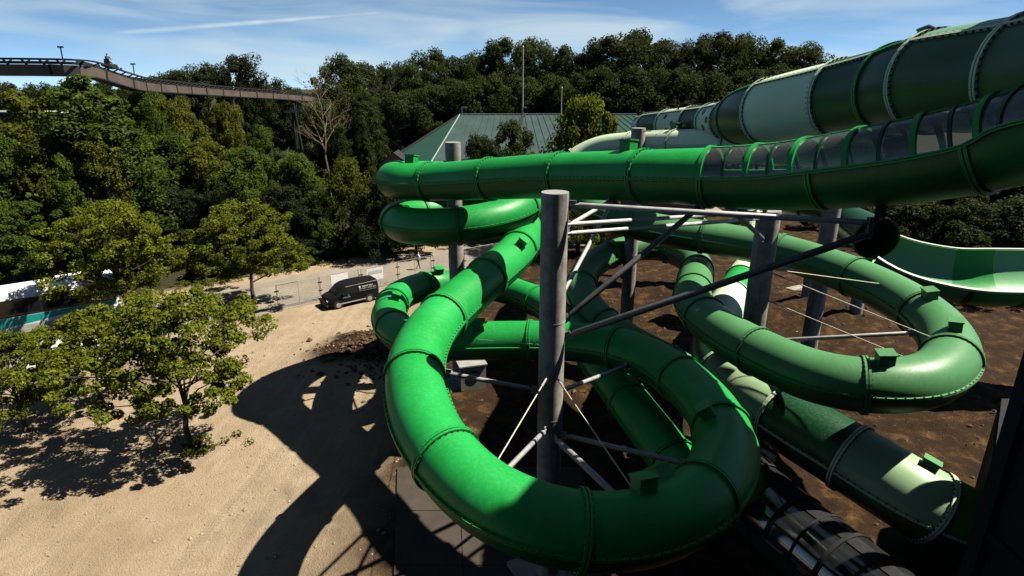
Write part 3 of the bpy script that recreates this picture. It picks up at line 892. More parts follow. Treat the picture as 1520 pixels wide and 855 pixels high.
def shell(path, s0, s1, a0=0.0, a1=2 * math.pi, n=36, r=0.0, step=0.35, thick=0.0, split=None):
    mb = MB()
    m_ = max(2, int(math.ceil((s1 - s0) / step)))
    full = a1 - a0 > 6.28
    nn = n if full else n + 1
    vs, fs = [], []
    for lay in ([0.0, -thick] if thick else [0.0]):
        for i in range(m_ + 1):
            C, T, S, U, R_ = path.get(s0 + (s1 - s0) * i / m_)
            for k in range(nn):
                a = a0 + (a1 - a0) * k / n
                vs.append(C + (S * math.cos(a) + U * math.sin(a)) * (R_ + r + lay))
    def grid(base):
        for i in range(m_):
            for k in range(n):
                k2 = (k + 1) % nn
                fs.append((base + i * nn + k, base + i * nn + k2, base + (i + 1) * nn + k2, base + (i + 1) * nn + k))
    grid(0)
    if thick:
        B = (m_ + 1) * nn
        grid(B)
        for i in range(m_):
            for k in ((0, nn - 1) if not full else ()):
                fs.append((i * nn + k, (i + 1) * nn + k, B + (i + 1) * nn + k, B + i * nn + k))
        for i in (0, m_):
            for k in range(n):
                k2 = (k + 1) % nn
                fs.append((i * nn + k, i * nn + k2, B + i * nn + k2, B + i * nn + k))
    mb.add(vs, fs)
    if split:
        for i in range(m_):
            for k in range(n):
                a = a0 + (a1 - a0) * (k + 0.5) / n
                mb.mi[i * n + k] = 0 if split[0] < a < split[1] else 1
    return mb
def ring(path, s, prof, a0=0.0, a1=2 * math.pi, n=40):
    """sweep a profile of (along, out) points around the tube at s"""
    mb = MB(); C, T, S, U, R_ = path.get(s)
    full = a1 - a0 > 6.28
    nn = n if full else n + 1
    vs, fs = [], []
    m_ = len(prof)
    for k in range(nn):
        a = a0 + (a1 - a0) * k / n
        e = S * math.cos(a) + U * math.sin(a)
        for al, out in prof:
            vs.append(C + T * al + e * (R_ + out))
    for k in range(n):
        k2 = (k + 1) % nn
        for j in range(m_ - 1):
            fs.append((k * m_ + j, k2 * m_ + j, k2 * m_ + j + 1, k * m_ + j + 1))
    if not full:
        fs.append(tuple(range(m_))); fs.append(tuple(range((nn - 1) * m_, nn * m_)))
    mb.add(vs, fs)
    return mb
FL = [(-0.085, -0.01), (-0.085, 0.075), (-0.016, 0.075), (-0.016, 0.02), (0.016, 0.02), (0.016, 0.075), (0.085, 0.075), (0.085, -0.01)]
def seam(path, s0, s1, a, step=0.4, w=0.045, h=0.075):
    mb = MB(); m_ = max(2, int((s1 - s0) / step))
    prof = [(-w, -0.01), (-w, h), (-0.01, h), (-0.01, 0.02), (0.01, 0.02), (0.01, h), (w, h), (w, -0.01)]
    vs, fs = [], []
    for i in range(m_ + 1):
        C, T, S, U, R_ = path.get(s0 + (s1 - s0) * i / m_)
        e = S * math.cos(a) + U * math.sin(a); q = -S * math.sin(a) + U * math.cos(a)
        for al, out in prof:
            vs.append(C + e * (R_ + out) + q * al)
    n = len(prof)
    for i in range(m_):
        for j in range(n - 1):
            fs.append((i * n + j, i * n + j + 1, (i + 1) * n + j + 1, (i + 1) * n + j))
    mb.add(vs, fs)
    return mb
def bolt_at(mb, p, ex, ey, ez, s):
    vs = []
    for dz in (-1, 1):
        for dx, dy in ((-1, -1), (1, -1), (1, 1), (-1, 1)):
            vs.append(p + ex * dx * s + ey * dy * s + ez * dz * s)
    mb.add(vs, [(3, 2, 1, 0), (4, 5, 6, 7), (0, 1, 5, 4), (1, 2, 6, 5), (2, 3, 7, 6), (3, 0, 4, 7)])
SHADE_TONE = {'celery': 'sage_shaded', 'green': 'green_shaded', 'sage': 'sage_shaded', 'pale': 'pale_lifted', 'teal': 'sage_shaded'}
def section(path, root, s0, s1, mat, name='tube_section', flange_mat=None, bolts=True, seams=True, flange=True, bs=0.02, sa=(0.0, math.pi)):
    fm = flange_mat or mat
    o = build(shell(path, s0, s1, split=sa), name, [M[mat], M[SHADE_TONE.get(mat, mat)]], root, True)
    if flange:
        build(ring(path, s1, FL), 'flange', M[fm], o)
    if seams:
        for a in sa:
            build(seam(path, s0 + 0.1, s1 - 0.1, a), 'seam_flange', M[fm], o)
    if bolts:
        mb = MB()
        C, T, S, U, R_ = path.get(s1)
        nb = int(2 * math.pi * R_ / 0.17)
        for k in range(nb):
            a = 2 * math.pi * k / nb
            e = S * math.cos(a) + U * math.sin(a); q = T.cross(e)
            for sg in (-1, 1):
                bolt_at(mb, C + e * (R_ + 0.045) + T * sg * 0.095, q, e, T, bs)
        if seams:
            nb = int((s1 - s0) / 0.22)
            for k in range(nb):
                C, T, S, U, R_ = path.get(s0 + 0.15 + (s1 - s0 - 0.3) * k / max(1, nb - 1))
                for a in sa:
                    e = S * math.cos(a) + U * math.sin(a); q = T.cross(e)
                    for w_ in (-0.055, 0.055):
                        bolt_at(mb, C + e * (R_ + 0.045) + q * w_, e, T, q, bs)
        build(mb, 'bolts', M['bolt'], o, kind='stuff')
    return o
def lug(path, root, s, a, mat, size=(0.5, 0.42, 0.42)):
    """square access box standing on the shell"""
    C, T, S, U, R_ = path.get(s)
    e = S * math.cos(a) + U * math.sin(a); q = e.cross(T)
    mb = MB(); Mx = Matrix((T, q, e)).transposed()
    mb.box(C + e * (R_ + size[2] / 2 - 0.08), size, mat=Mx)
    mb.box(C + e * (R_ + size[2] - 0.06), (size[0] + 0.07, size[1] + 0.07, 0.05), mat=Mx)
    return build(mb, 'access_box', M[mat], root)

# --- the green tube: glazed run-in, two tight turns round the far column, then the big loop in front
G0 = 0.92
gc = [(at(1760, 150, 11.0), 1.06), (at(1620, 178, 12.2), 1.06), (at(1500, 208, 13.8), 1.08), (at(1400, 231, 14.9), 1.08), (at(1300, 247, 16.1), 1.06), (at(1150, 263, 18.4), 1.0),
      (at(1000, 262, 20.6), 0.92), (at(900, 261, 22.9), G0), (at(800, 262, 25.4), G0), (at(705, 267, 28.0), G0), (at(640, 270, 29.9), G0)]
LC = Vector((-2.75, 32.8, 0)); LR = 3.55      # far helix: centre in (X, world Y), radius
def hel(deg, Z):
    return (Vector((LC.x + LR * math.cos(R(deg)), LC.y + LR * math.sin(R(deg)), Z)), G0)
hz = [(212, 12.35), (180, 12.15), (148, 11.98), (115, 11.8), (80, 11.6), (45, 11.4), (12, 11.15), (-20, 10.9), (-52, 10.65), (-85, 10.42), (-118, 10.25), (-150, 10.1), (-180, 9.97),
      (-212, 9.87), (-245, 9.78), (-280, 9.68), (-315, 9.58), (-348, 9.45)]
gc += [hel(d, z) for d, z in hz]
gc += [(atz(*p), G0) for p in [(768, 372, 9.2), (705, 428, 8.85), (640, 490, 8.5), (616, 545, 8.2), (627, 620, 7.9), (668, 688, 7.6), (728, 742, 7.35), (812, 778, 7.12), (905, 789, 6.9), (990, 772, 6.72),
       (1052, 728, 6.55), (1078, 665, 6.4), (1050, 602, 6.22), (985, 545, 6.0), (925, 519, 5.85), (850, 507, 5.68), (770, 505, 5.5), (700, 506, 5.36), (640, 508, 5.2), (598, 499, 5.06), (578, 472, 4.92),
       (592, 440, 4.8), (636, 424, 4.66), (700, 422, 4.5), (760, 432, 4.36), (812, 455, 4.2), (862, 505, 4.0), (915, 572, 3.75), (972, 648, 3.5), (1020, 706, 3.25), (1062, 726, 3.05), (1100, 716, 2.9)]]
gp = Path(gc)
green = thing('green_tube_slide', 'bright green tube slide with glazed run-in winding into the big loop in front', 'water slide', gc[-1][0] * 1.0)
def s_of(path, k):
    return path.knots[k]
s_glaze = s_of(gp, 6) - 1.3
SEC = 4.1
s = s_glaze
k = 0
while s < gp.L - 1:
    e = min(s + SEC * (0.62 if k == 0 else 1.0), gp.L)
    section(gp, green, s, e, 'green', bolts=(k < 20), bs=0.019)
    s = e; k += 1
for frac, a in ((0.0, 1.9), ):
    pass
for dpx, aa, mt in ((s_of(gp, 7) - 1.0, 1.45, 'green'), (s_of(gp, 11) - 0.8, 1.35, 'green'), (s_of(gp, 29) + 1.2, 2.2, 'green'), (s_of(gp, 37) + 0.9, 1.8, 'green'), (s_of(gp, 38) + 0.4, 2.3, 'green'),
                    (s_of(gp, 40) + 0.6, 2.2, 'green'), (s_of(gp, 46) - 0.5, 2.0, 'green'), (s_of(gp, 49) + 0.6, 1.2, 'green'), (s_of(gp, 51) + 0.6, 1.3, 'green')):
    lug(gp, green, dpx, aa, mt)
# glazed run-in: opaque trough below, ribs and acrylic panes above
def glazed(path, root, s0, s1, mat, pitch=0.72, lo=5, spine=True, rib_mat=None, pane='pane', bars=False):
    a_lo, a_hi = R(lo), R(180 - lo)
    rm = rib_mat or mat
    n = int((s1 - s0) / 4.1) + 1
    for i in range(n):
        t0, t1 = s0 + (s1 - s0) * i / n, s0 + (s1 - s0) * (i + 1) / n
        o = build(shell(path, t0, t1, R(180 - lo), R(360 + lo), 26, 0, 0.35, 0.05), 'trough_section', M[SHADE_TONE.get(mat, mat)], root, True)
        for a in (R(lo), R(180 - lo)):
            build(seam(path, t0, t1, a, 0.4, 0.05, 0.10), 'rim', M[mat], o)
        build(ring(path, t1 - 0.01, FL, R(180 - lo), R(360 + lo), 26), 'flange', M[mat], o)
    if spine:
        build(shell(path, s0, s1, R(80), R(100), 4, 0.035, 0.4, 0.05), 'spine', M[mat], root, True)
    for a in ((35.2, 144.8) if bars else ()):
        build(shell(path, s0, s1, R(a - 2.2), R(a + 2.2), 2, 0.04, 0.4, 0.06), 'glazing_bar', M[rm], root)
    n = int((s1 - s0) / pitch)
    for i in range(n + 1):
        s_ = s0 + (s1 - s0) * i / n
        w = 0.07 if i % 2 == 0 else 0.04
        h = 0.075 if i % 2 == 0 else 0.05
        build(ring(path, s_, [(-w, -0.04), (-w, h), (w, h), (w, -0.04), (-w, -0.04)], a_lo, a_hi, 24), 'rib', M[rm if (i % 2 == 0 or rib_mat) else 'dark_green'], root, True)
        if i < n:
            e_ = s0 + (s1 - s0) * (i + 1) / n
            for b0, b1 in ((lo, 34), (36.5, 78), (102, 143.5), (146, 180 - lo)) if bars else ((lo, 80), (100, 180 - lo)):
                build(shell(path, s_ + 0.03, e_ - 0.03, R(b0), R(b1), 12, 0.01, 0.3), 'pane', M[pane], root, True)
glazed(gp, green, 0.0, s_glaze, 'green')

# --- the sage green tube: pale top run, wide loop at right, then under the big loop
sc_ = [(at(1330, 222, 24.0), 0.9), (at(1200, 218, 27.5), 0.9), (at(1100, 216, 31.0), 0.9), (at(1010, 216, 35.0), 0.9), (at(940, 217, 39.0), 0.9), (at(885, 224, 41.0), 0.9), (at(848, 246, 41.5), 0.9), (at(848, 280, 39.5), 0.9),
       (at(885, 312, 37.5), 0.9), (at(960, 337, 36.5), 0.92)]
sc_ += [(atz(*p), 0.95) for p in [(1073, 356, 8.55), (1160, 374, 8.35), (1245, 402, 8.15), (1325, 438, 7.95), (1388, 482, 7.75), (1412, 530, 7.55), (1370, 566, 7.38), (1290, 572, 7.22), (1215, 560, 7.08), (1140, 530, 6.94),
        (1072, 492, 6.8), (1030, 452, 6.65), (1032, 414, 6.5)]]
sc_ += [(at(1030, 388, 38.0), 0.9), (at(985, 368, 40.0), 0.88), (at(930, 370, 40.0), 0.88), (at(880, 392, 38.5), 0.88), (at(862, 428, 36.0), 0.88), (at(886, 470, 33.5), 0.88), (at(940, 510, 31.2), 0.88), (at(1010, 548, 30.0), 0.88),
        (at(1075, 600, 29.5), 0.88), (at(1110, 660, 28.0), 0.88)]
sp_ = Path(sc_)
sage = thing('sage_tube_slide', 'sage green tube slide making a wide loop at the right around a grey column', 'water slide', sc_[-1][0])
s = 0.0; k = 0
k_pale = s_of(sp_, 7)
while s < sp_.L - 1:
    e = min(s + 4.3, sp_.L)
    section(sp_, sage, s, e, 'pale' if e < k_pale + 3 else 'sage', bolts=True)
    s = e; k += 1
for sv, aa in ((s_of(sp_, 14) - 0.6, 1.4), (s_of(sp_, 15) - 0.4, 1.5), (s_of(sp_, 16) + 1.5, 1.7), (s_of(sp_, 3) + 0.5, 1.5), (s_of(sp_, 2), 1.5)):
    lug(sp_, sage, sv, aa, 'sage')

# --- the banded raft tube: wide mouth at upper right, narrowing, down behind, out again at lower right
bc = [(at(1800, 62, 11.0), 1.42, 'teal'), (at(1650, 92, 12.8), 1.42, 'teal'), (at(1530, 110, 14.8), 1.42, 'teal'), (at(1385, 122, 17.6), 1.42, 'dark_green'), (at(1335, 134, 19.2), 1.42, 'dark_green'), (at(1252, 148, 21.8), 1.40, 'pale'),
      (at(1145, 166, 25.2), 1.36, 'dark_green'), (at(1102, 174, 28.6), 1.2, 'dark_green'), (at(1083, 178, 31.0), 1.0, 'pale'), (at(1058, 181, 33.5), 0.98, 'dark_green'), (at(1030, 183, 36.0), 0.98, 'pale'), (at(994, 186, 39.0), 0.98, 'dark_green'),
      (at(965, 189, 42.5), 0.98, 'pale'), (at(955, 196, 46.0), 0.98, 'dark_green'), (at(985, 215, 50.0), 0.98, 'pale'), (at(1060, 262, 51.5), 0.98, 'dark_green'), (at(1120, 325, 49.0), 0.98, 'pale'), (at(1118, 385, 44.5), 0.98, 'pale'),
      (at(1100, 415, 41.0), 1.0, 'green'), (at(1086, 440, 38.0), 1.05, 'pale'), (at(1066, 490, 33.0), 1.15, 'dark_green'), (at(1075, 555, 28.5), 1.25, 'celery'), (at(1160, 618, 25.0), 1.3, 'dark_green'), (at(1262, 680, 22.6), 1.3, 'celery'),
      (at(1380, 752, 20.9), 1.3, 'green'), (at(1500, 815, 21.2), 1.33, 'pale'), (at(1600, 870, 20.5), 1.33, 'pale')]
bp = Path([(p, r) for p, r, c in bc])
band = thing('banded_raft_slide', 'wide raft slide tube banded in pale and dark green, sweeping down from the upper right', 'water slide', bc[-1][0])
for i in range(len(bc) - 1):
    fm = 'pale' if (bc[i][2] in ('pale', 'teal', 'celery') or bc[i + 1][2] in ('pale', 'teal', 'celery')) else 'green'
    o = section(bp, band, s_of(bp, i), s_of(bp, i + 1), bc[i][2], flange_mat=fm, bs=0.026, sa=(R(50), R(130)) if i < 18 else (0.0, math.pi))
    if bc[i][2] == 'pale' and 7 < i < 13:
        for j, (fr, ad) in enumerate(((0.3, 178), (0.65, 150), (0.55, 200), (0.4, 120))):
            C, T, S, U, R_ = bp.get(s_of(bp, i) + fr * (s_of(bp, i + 1) - s_of(bp, i)))
            ee = S * math.cos(R(ad)) + U * math.sin(R(ad))
            mb = MB(); mb.tube([C + ee * (R_ - 0.05), C + ee * (R_ + 0.02)], 0.17, 14)
            build(mb, 'porthole', M['black'], o)
lug(bp, band, s_of(bp, 4) - 0.2, 1.2, 'teal', (0.5, 0.5, 0.5))
lug(bp, band, s_of(bp, 24) - 0.7, 1.7, 'sage', (0.5, 0.4, 0.3))

# --- open half-pipe at the right, fed by a dark tube
hp = [(at(1300, 352, 35.2), 1.5), (at(1356, 376, 34.4), 2.0), (at(1436, 392, 33.4), 2.2), (at(1508, 394, 32.8), 2.2), (at(1640, 396, 32.4), 2.2), (at(1760, 400, 32.0), 2.2)]
hpp = Path(hp)
half = thing('half_pipe_slide', 'open green banded half-pipe slide cut by the right edge', 'water slide', hp[-1][0])
cols = ['green', 'teal', 'green', 'dark_green', 'teal', 'green', 'dark_green', 'teal', 'green', 'teal']
cols = ['mint', 'mint', 'green', 'mint', 'green']
hb_ = [0.6] + list(hpp.knots[1:])
for i in range(5):
    s0_, s1_ = hb_[i], hb_[i + 1]
    o = build(shell(hpp, s0_, s1_, R(172), R(338), 26, 0, 0.35, 0.06), 'trough_section', M[cols[i]], half, True)
    for a in (R(-22), R(172)):
        build(seam(hpp, s0_, s1_, a, 0.4, 0.06, 0.12), 'rim', M['pale'], o)
    build(ring(hpp, s1_, FL, R(174), R(336), 26), 'flange', M['dark_green'], o)
fp = Path([(at(1120, 288, 44.0), 0.95), (at(1200, 305, 41.5), 0.95), (at(1258, 328, 38.5), 1.0), (at(1300, 354, 35.0), 1.2)])
for i in range(3):
    section(fp, half, fp.L * i / 3, fp.L * (i + 1) / 3, 'dark_green', name='feed_tube_section', bolts=False)

# --- a glazed tunnel on the ground at the bottom right
tp = Path([(atz(1080, 690, 2.0), 1.35), (atz(1150, 765, 1.95), 1.35), (atz(1240, 840, 1.9), 1.35), (atz(1340, 925, 1.85), 1.35), (atz(1430, 1010, 1.8), 1.35)])
tun = thing('glazed_tunnel', 'glazed tunnel of dark ribs and clear panes in the shade at the bottom right', 'tunnel', tp.get(0)[0])
glazed(tp, tun, 0, tp.L, 'dark_steel', 0.95, 5, True, 'dark_steel', 'film', True)

# ------------------------------------------------------------------ columns with struts and cables
def column(px, ytop, z, dia, label, base_r=0.0):
    top = at(px, ytop, z)
    root = thing('support_column', label, 'column', (top.x, top.y, 0), group='grey steel columns carrying the slides')
    mb = MB(); r = dia / 2
    mb.tube([(top.x, top.y, -0.3), (top.x, top.y, top.z - 0.015)], r, 40, caps=False)
    build(mb, 'shaft', M['pole'], root, True)
    mb = MB(); mb.tube([(top.x, top.y, top.z - 0.02), (top.x, top.y, top.z)], r * 0.985, 40)
    build(mb, 'cap', M['galv'], root)
    h = 3.2
    while h < top.z - 1:
        mb = MB(); mb.tube([(top.x, top.y, h - 0.02), (top.x, top.y, h + 0.02)], r + 0.008, 40)
        build(mb, 'weld_band', M['pole'], root); h += 3.4
    mb = MB(); mb.box((top.x, top.y, 0.05), (dia * 2.6, dia * 2.6, 0.3), 0.5)
    build(mb, 'foundation', M['concrete'], root)
    mb = MB(); mb.tube([(top.x, top.y, 0.19), (top.x, top.y, 0.25)], r * 1.7, 24)
    build(mb, 'base_plate', M['galv'], root)
    return root, top, r
def strut(root, p0, p1, rad=0.075, mat='white_pipe', end=None):
    p0, p1 = Vector(p0), Vector(p1); d = (p1 - p0).normalized()
    mb = MB()
    mb.tube([p0, p0 + d * 0.25, p0 + d * 0.32, p1 - d * 0.32, p1 - d * 0.25, p1], [rad * 0.45, rad * 0.5, rad, rad, rad * 0.5, rad * 0.45], 12)
    o = build(mb, 'strut', M[mat], root, True)
    mb = MB(); mb.bar(p0 - d * 0.06, p0 + d * 0.22, 0.03, 0.26)
    build(mb, 'lug_plate', M['galv'], o)
    mb = MB(); mb.bar(p1 - d * 0.24, p1 + d * 0.05, 0.03, 0.3); mb.bar(p1 - d * 0.03, p1 + d * 0.03, 0.34, 0.34)
    build(mb, 'saddle_plate', M['galv'], o)
    return o
def cable(root, p0, p1, rad=0.016):
    p0, p1 = Vector(p0), Vector(p1)
    mb = MB(); mb.tube([p0, p1], rad, 6)
    o = build(mb, 'cable', M['cable'], root, True)
    d = (p1 - p0).normalized()
    mb = MB(); mb.tube([p0 + d * 0.1, p0 + d * 0.55], 0.035, 8)
    build(mb, 'turnbuckle', M['galv'], o)
    return o
def on_col(top, r, z_, toward):
    d = Vector((toward[0] - top.x, toward[1] - top.y, 0)).normalized()
    return Vector((top.x, top.y, z_)) + d * r
def touch(path, s_, a):
    return path.pt(s_, a, 0.03)

ZA = 17.7
ca, ta_, ra = column(824, 285, ZA, 0.82, 'tall grey column rising through the middle of the big green loop')
def colz(top, py):
    """height on a column's axis seen at pixel row py"""
    k = (py - 427.5) / F_PX
    # solve (17-Z)*CP - Y*SP = k*(Y*CP + (17-Z)*SP)
    return CAM_H - top.y * (SP + k * CP) / (CP - k * SP)
def nearest_s(path, p, lo=None, hi=None):
    best = None
    for x in np.arange(lo if lo is not None else 0, hi if hi is not None else path.L, 0.1):
        c = path.get(x)[0]
        d = (c - Vector(p)).length
        if best is None or d < best[0]:
            best = (d, x)
    return best[1]
node = at(1302, 338, 16.2)
beam_end = Vector((node.x + 9, node.y - 3.5, node.z + 0.15))
strut(ca, on_col(ta_, ra, colz(ta_, 303), node), node + Vector((0, 0, 0.12)), 0.085, 'white_pipe')
strut(ca, on_col(ta_, ra, colz(ta_, 498), node), node - Vector((0, 0, 0.1)), 0.105, 'dark_pipe')
# arms up to the top run
for py, px1, dz in ((347, 893, 0), (455, 897, 0), (478, 1046, 0)):
    s_ = nearest_s(gp, at(px1, 262, 22.0 if px1 < 1000 else 19.9), s_of(gp, 5), s_of(gp, 9))
    e = gp.pt(s_, R(250), 0.02)
    strut(ca, on_col(ta_, ra, colz(ta_, py), e), e, 0.07 if px1 < 1000 else 0.095, 'white_pipe' if px1 < 1000 else 'dark_pipe')
# arms out to the big loop
loop0, loop1 = s_of(gp, 32), s_of(gp, 45)
for py, (tx, ty, tz), rad in ((580, (640, 548, 8.0), 0.075), (628, (755, 712, 7.3), 0.075), (640, (928, 740, 6.9), 0.1), (640, (1030, 685, 6.5), 0.085), (590, (905, 540, 5.9), 0.075)):
    s_ = nearest_s(gp, atz(tx, ty, tz), loop0, loop1)
    C, T, S, U, R_ = gp.get(s_)
    inward = Vector((ta_.x - C.x, ta_.y - C.y, 0)).normalized()
    e = C + inward * (R_ + 0.02) - Vector((0, 0, 0.15))
    strut(ca, on_col(ta_, ra, colz(ta_, py), e), e, rad, 'galv')
for py, (tx, ty, tz), (lo_, hi_) in ((552, (755, 712, 7.3), (loop0, loop1)), (552, (935, 740, 6.9), (loop0, loop1)), (520, (700, 505, 5.4), (s_of(gp, 44), s_of(gp, 47)))):
    s_ = nearest_s(gp, atz(tx, ty, tz), lo_, hi_)
    C, T, S, U, R_ = gp.get(s_)
    inward = Vector((ta_.x - C.x, ta_.y - C.y, 0)).normalized()
    e = C + inward * (R_ * 0.9) + Vector((0, 0, R_ * 0.45))
    cable(ca, on_col(ta_, ra, colz(ta_, py), e), e)
cb, tb_, rb = column(672, 211, 32.2, 0.84, 'grey column standing inside the two tight turns of the green tube')
for ang, zz, dzz in ((-60, 10.5, -0.6), (-10, 11.1, -0.5), (200, 12.3, -0.5), (-150, 10.1, -0.8), (-330, 9.5, -0.6)):
    p = Vector((LC.x + (LR - 0.8) * math.cos(R(ang)), LC.y + (LR - 0.8) * math.sin(R(ang)), zz - 0.35))
    strut(cb, on_col(tb_, rb, zz + dzz - 0.4, p), p, 0.06, 'dark_pipe')
cc, tc_, rc_ = column(1142, 312, 25.6, 0.98, 'thick grey column inside the wide sage green loop')
strut(cc, on_col(tc_, rc_, colz(tc_, 352), at(1088, 322, 19.0)), gp.pt(nearest_s(gp, at(1088, 262, 19.2), s_of(gp, 4), s_of(gp, 7)), R(262), 0.02), 0.09, 'dark_pipe')
for py, (tx, ty, tz), lo_, hi_ in ((503, (1330, 492, 7.7), 13, 15), (500, (1290, 555, 7.2), 16, 18)):
    s_ = nearest_s(sp_, atz(tx, ty, tz), s_of(sp_, lo_), s_of(sp_, hi_))
    C, T, S, U, R_ = sp_.get(s_)
    inward = Vector((tc_.x - C.x, tc_.y - C.y, 0)).normalized()
    strut(cc, on_col(tc_, rc_, colz(tc_, py), C), C + inward * (R_ + 0.02), 0.085, 'white_pipe')
for py, k0 in ((400, 13), (440, 16), (402, 15)):
    C, T, S, U, R_ = sp_.get(s_of(sp_, k0))
    inward = Vector((tc_.x - C.x, tc_.y - C.y, 0)).normalized()
    e = C + inward * R_ * 0.8 + Vector((0, 0, R_ * 0.6))
    cable(cc, on_col(tc_, rc_, colz(tc_, py), e), e, 0.02)
# double arm from the middle column across to the thick one
e = on_col(tc_, rc_, colz(tc_, 322), ta_)
for dz in (0.0, 0.28):
    strut(ca, on_col(ta_, ra, colz(ta_, 350) + dz, e) , e + Vector((0, 0, dz)), 0.075, 'white_pipe')
cd, td_, rd = column(948, 190, 36.6, 0.86, 'grey column poking up behind the top green tube at the pale run')
s_ = nearest_s(sp_, at(885, 400, 38.0), s_of(sp_, 24), s_of(sp_, 27))
strut(cd, on_col(td_, rd, colz(td_, 410), sp_.get(s_)[0]), sp_.pt(s_, R(-40)), 0.07, 'dark_pipe')
cable(cd, on_col(td_, rd, colz(td_, 194), at(985, 222, 34)), sp_.pt(s_of(sp_, 3) + 0.6, R(70)), 0.02)
ce, te_, re_ = column(1236, 305, 35.5, 0.98, 'thick grey column under the dark feed tube of the half-pipe')
cf, tf_, rf = column(1283, 395, 44, 0.9, 'short dark column further back right of the thick columns')
cg, tg_, rg = column(1205, 385, 47, 0.7, 'thin column far behind the wide sage green loop')
# slabs of concrete and timber lying about under the loop
for i, (px, py, sx, sy, rz, lab) in enumerate([(1185, 432, 2.6, 1.2, 0.5, 'pale concrete slab lying left of the column under the feed tube'), (1258, 446, 2.2, 1.0, 0.3, 'grey concrete slab lying right of the column under the feed tube'),
                                           (1180, 488, 2.4, 0.9, 0.9, 'dark concrete slab in front of the column under the feed tube')]):
    p = atz(px, py, 0); mb = MB()
    mb.box((p.x, p.y, 0.16), (sx, sy, 0.22), rz); mb.box((p.x, p.y, 0.30), (sx * 0.8, sy * 0.5, 0.06), rz)
    tag(build(mb, 'concrete_block', M['concrete']), lab, 'slab', 'concrete slabs under the slides')
p = atz(700, 572, 0)
cab = thing('pump_cabinet', 'grey pump cabinet with a round vent under the big green loop', 'cabinet', (p.x, p.y, 0))
mb = MB(); mb.box((0, 0, 0.75), (1.5, 1.1, 1.5), 0.3); build(mb, 'housing', M['concrete'], cab, local=True)
mb = MB(); mb.box((0, 0, 1.54), (1.66, 1.26, 0.08), 0.3); build(mb, 'lid', M['galv'], cab, local=True)
mb = MB(); d = Vector((math.sin(0.3), -math.cos(0.3), 0)); mb.tube([d * 0.5 + Vector((0, 0, 0.85)), d * 0.58 + Vector((0, 0, 0.85))], 0.36, 20); build(mb, 'vent', M['black'], cab, local=True)

# ------------------------------------------------------------------ the start tower at the right of the camera
tow = thing('slide_tower', 'black start tower wall at the lower right corner of the picture', 'tower', (15, 4, 0))
TX0, TX1, TY0, TY1, TH = 12.1, 21.0, -10.0, 12.7, 25.0
for x, y in ((TX0, TY1), (TX1, TY1), (TX0, TY0), (TX1, TY0), (TX0, 1.3), (TX1, 1.3)):
    mb = MB(); mb.box((x, y, TH / 2), (0.4, 0.4, TH)); build(mb, 'post', M['dark_steel'], tow)
z = 3.0
while z < TH:
    mb = MB(); mb.box(((TX0 + TX1) / 2, (TY0 + TY1) / 2, z), (TX1 - TX0 + 0.2, TY1 - TY0 + 0.2, 0.25)); build(mb, 'deck', M['dark_steel'], tow); z += 3.2
def cladding(axis, c, a0, a1, n):
    for i in range(n):
        for j in range(4):
            z0, z1 = 0.1 + j * (TH - 0.2) / 4, 0.1 + (j + 1) * (TH - 0.2) / 4 - 0.03
            u0, u1 = a0 + (a1 - a0) * i / n, a0 + (a1 - a0) * (i + 1) / n - 0.03
            mb = MB()
            if axis == 'x':
                mb.box(((u0 + u1) / 2, c, (z0 + z1) / 2), (u1 - u0, 0.06, z1 - z0))
            else:
                mb.box((c, (u0 + u1) / 2, (z0 + z1) / 2), (0.06, u1 - u0, z1 - z0))
            build(mb, 'cladding_panel', M['dark_steel'], tow)
cladding('y', TX0 + 0.05, TY0 + 0.2, TY1 - 0.2, 6)
cladding('x', TY1 - 0.05, TX0 + 0.2, TX1 - 0.2, 4)
mb = MB(); mb.box(((TX0 + TX1) / 2, (TY0 + TY1) / 2, TH + 0.2), (TX1 - TX0 + 1.0, TY1 - TY0 + 1.0, 0.3)); build(mb, 'roof', M['dark_steel'], tow)
mb = MB(); mb.box(node, (0.4, 0.4, 0.5)); mb.tube([node, node + Vector((0.1, 0.1, 1.1))], 0.13, 10); build(mb, 'hanger_bracket', M['dark_steel'], green)
# unseen wedge storey with a rising roof, added on posts to block sun
wedge = [(TX0, TY1, 25.6), (14.6, 15.6, 26.8), (17.2, 17.6, 29.0), (20.4, TY1, 28.0)]
WB = 21.0
def slab_poly(pts, th, name):
    mb = MB(); n_ = len(pts)
    mb.add([Vector(p) for p in pts] + [Vector(p) + Vector((0, 0, th)) for p in pts], [tuple(range(n_))[::-1], tuple(range(n_, 2 * n_))] + [(i, (i + 1) % n_, n_ + (i + 1) % n_, n_ + i) for i in range(n_)])
    return build(mb, name, M['dark_steel'], tow)
slab_poly([(x, y, WB - 0.3) for x, y, _ in wedge], 0.28, 'shade_deck')
slab_poly(wedge, 0.3, 'shade_roof')
def wall_panels(p, q, z0, t0, t1, n_, name='cladding_panel'):
    p, q = Vector((p[0], p[1], 0)), Vector((q[0], q[1], 0))
    nn = (q - p).normalized().cross(Vector((0, 0, 1))) * 0.04
    for i in range(n_):
        f0, f1 = i / n_, (i + 0.985) / n_
        a_, b_ = p.lerp(q, f0), p.lerp(q, f1)
        za, zb = t0 + (t1 - t0) * f0, t0 + (t1 - t0) * f1
        vs = []
        for sg in (-1, 1):
            vs += [a_ + nn * sg + Vector((0, 0, z0)), b_ + nn * sg + Vector((0, 0, z0)), b_ + nn * sg + Vector((0, 0, zb)), a_ + nn * sg + Vector((0, 0, za))]
        mb = MB(); mb.add(vs, [(0, 1, 2, 3), (7, 6, 5, 4), (0, 1, 5, 4), (1, 2, 6, 5), (2, 3, 7, 6), (3, 0, 4, 7)])
        build(mb, name, M['dark_steel'], tow)
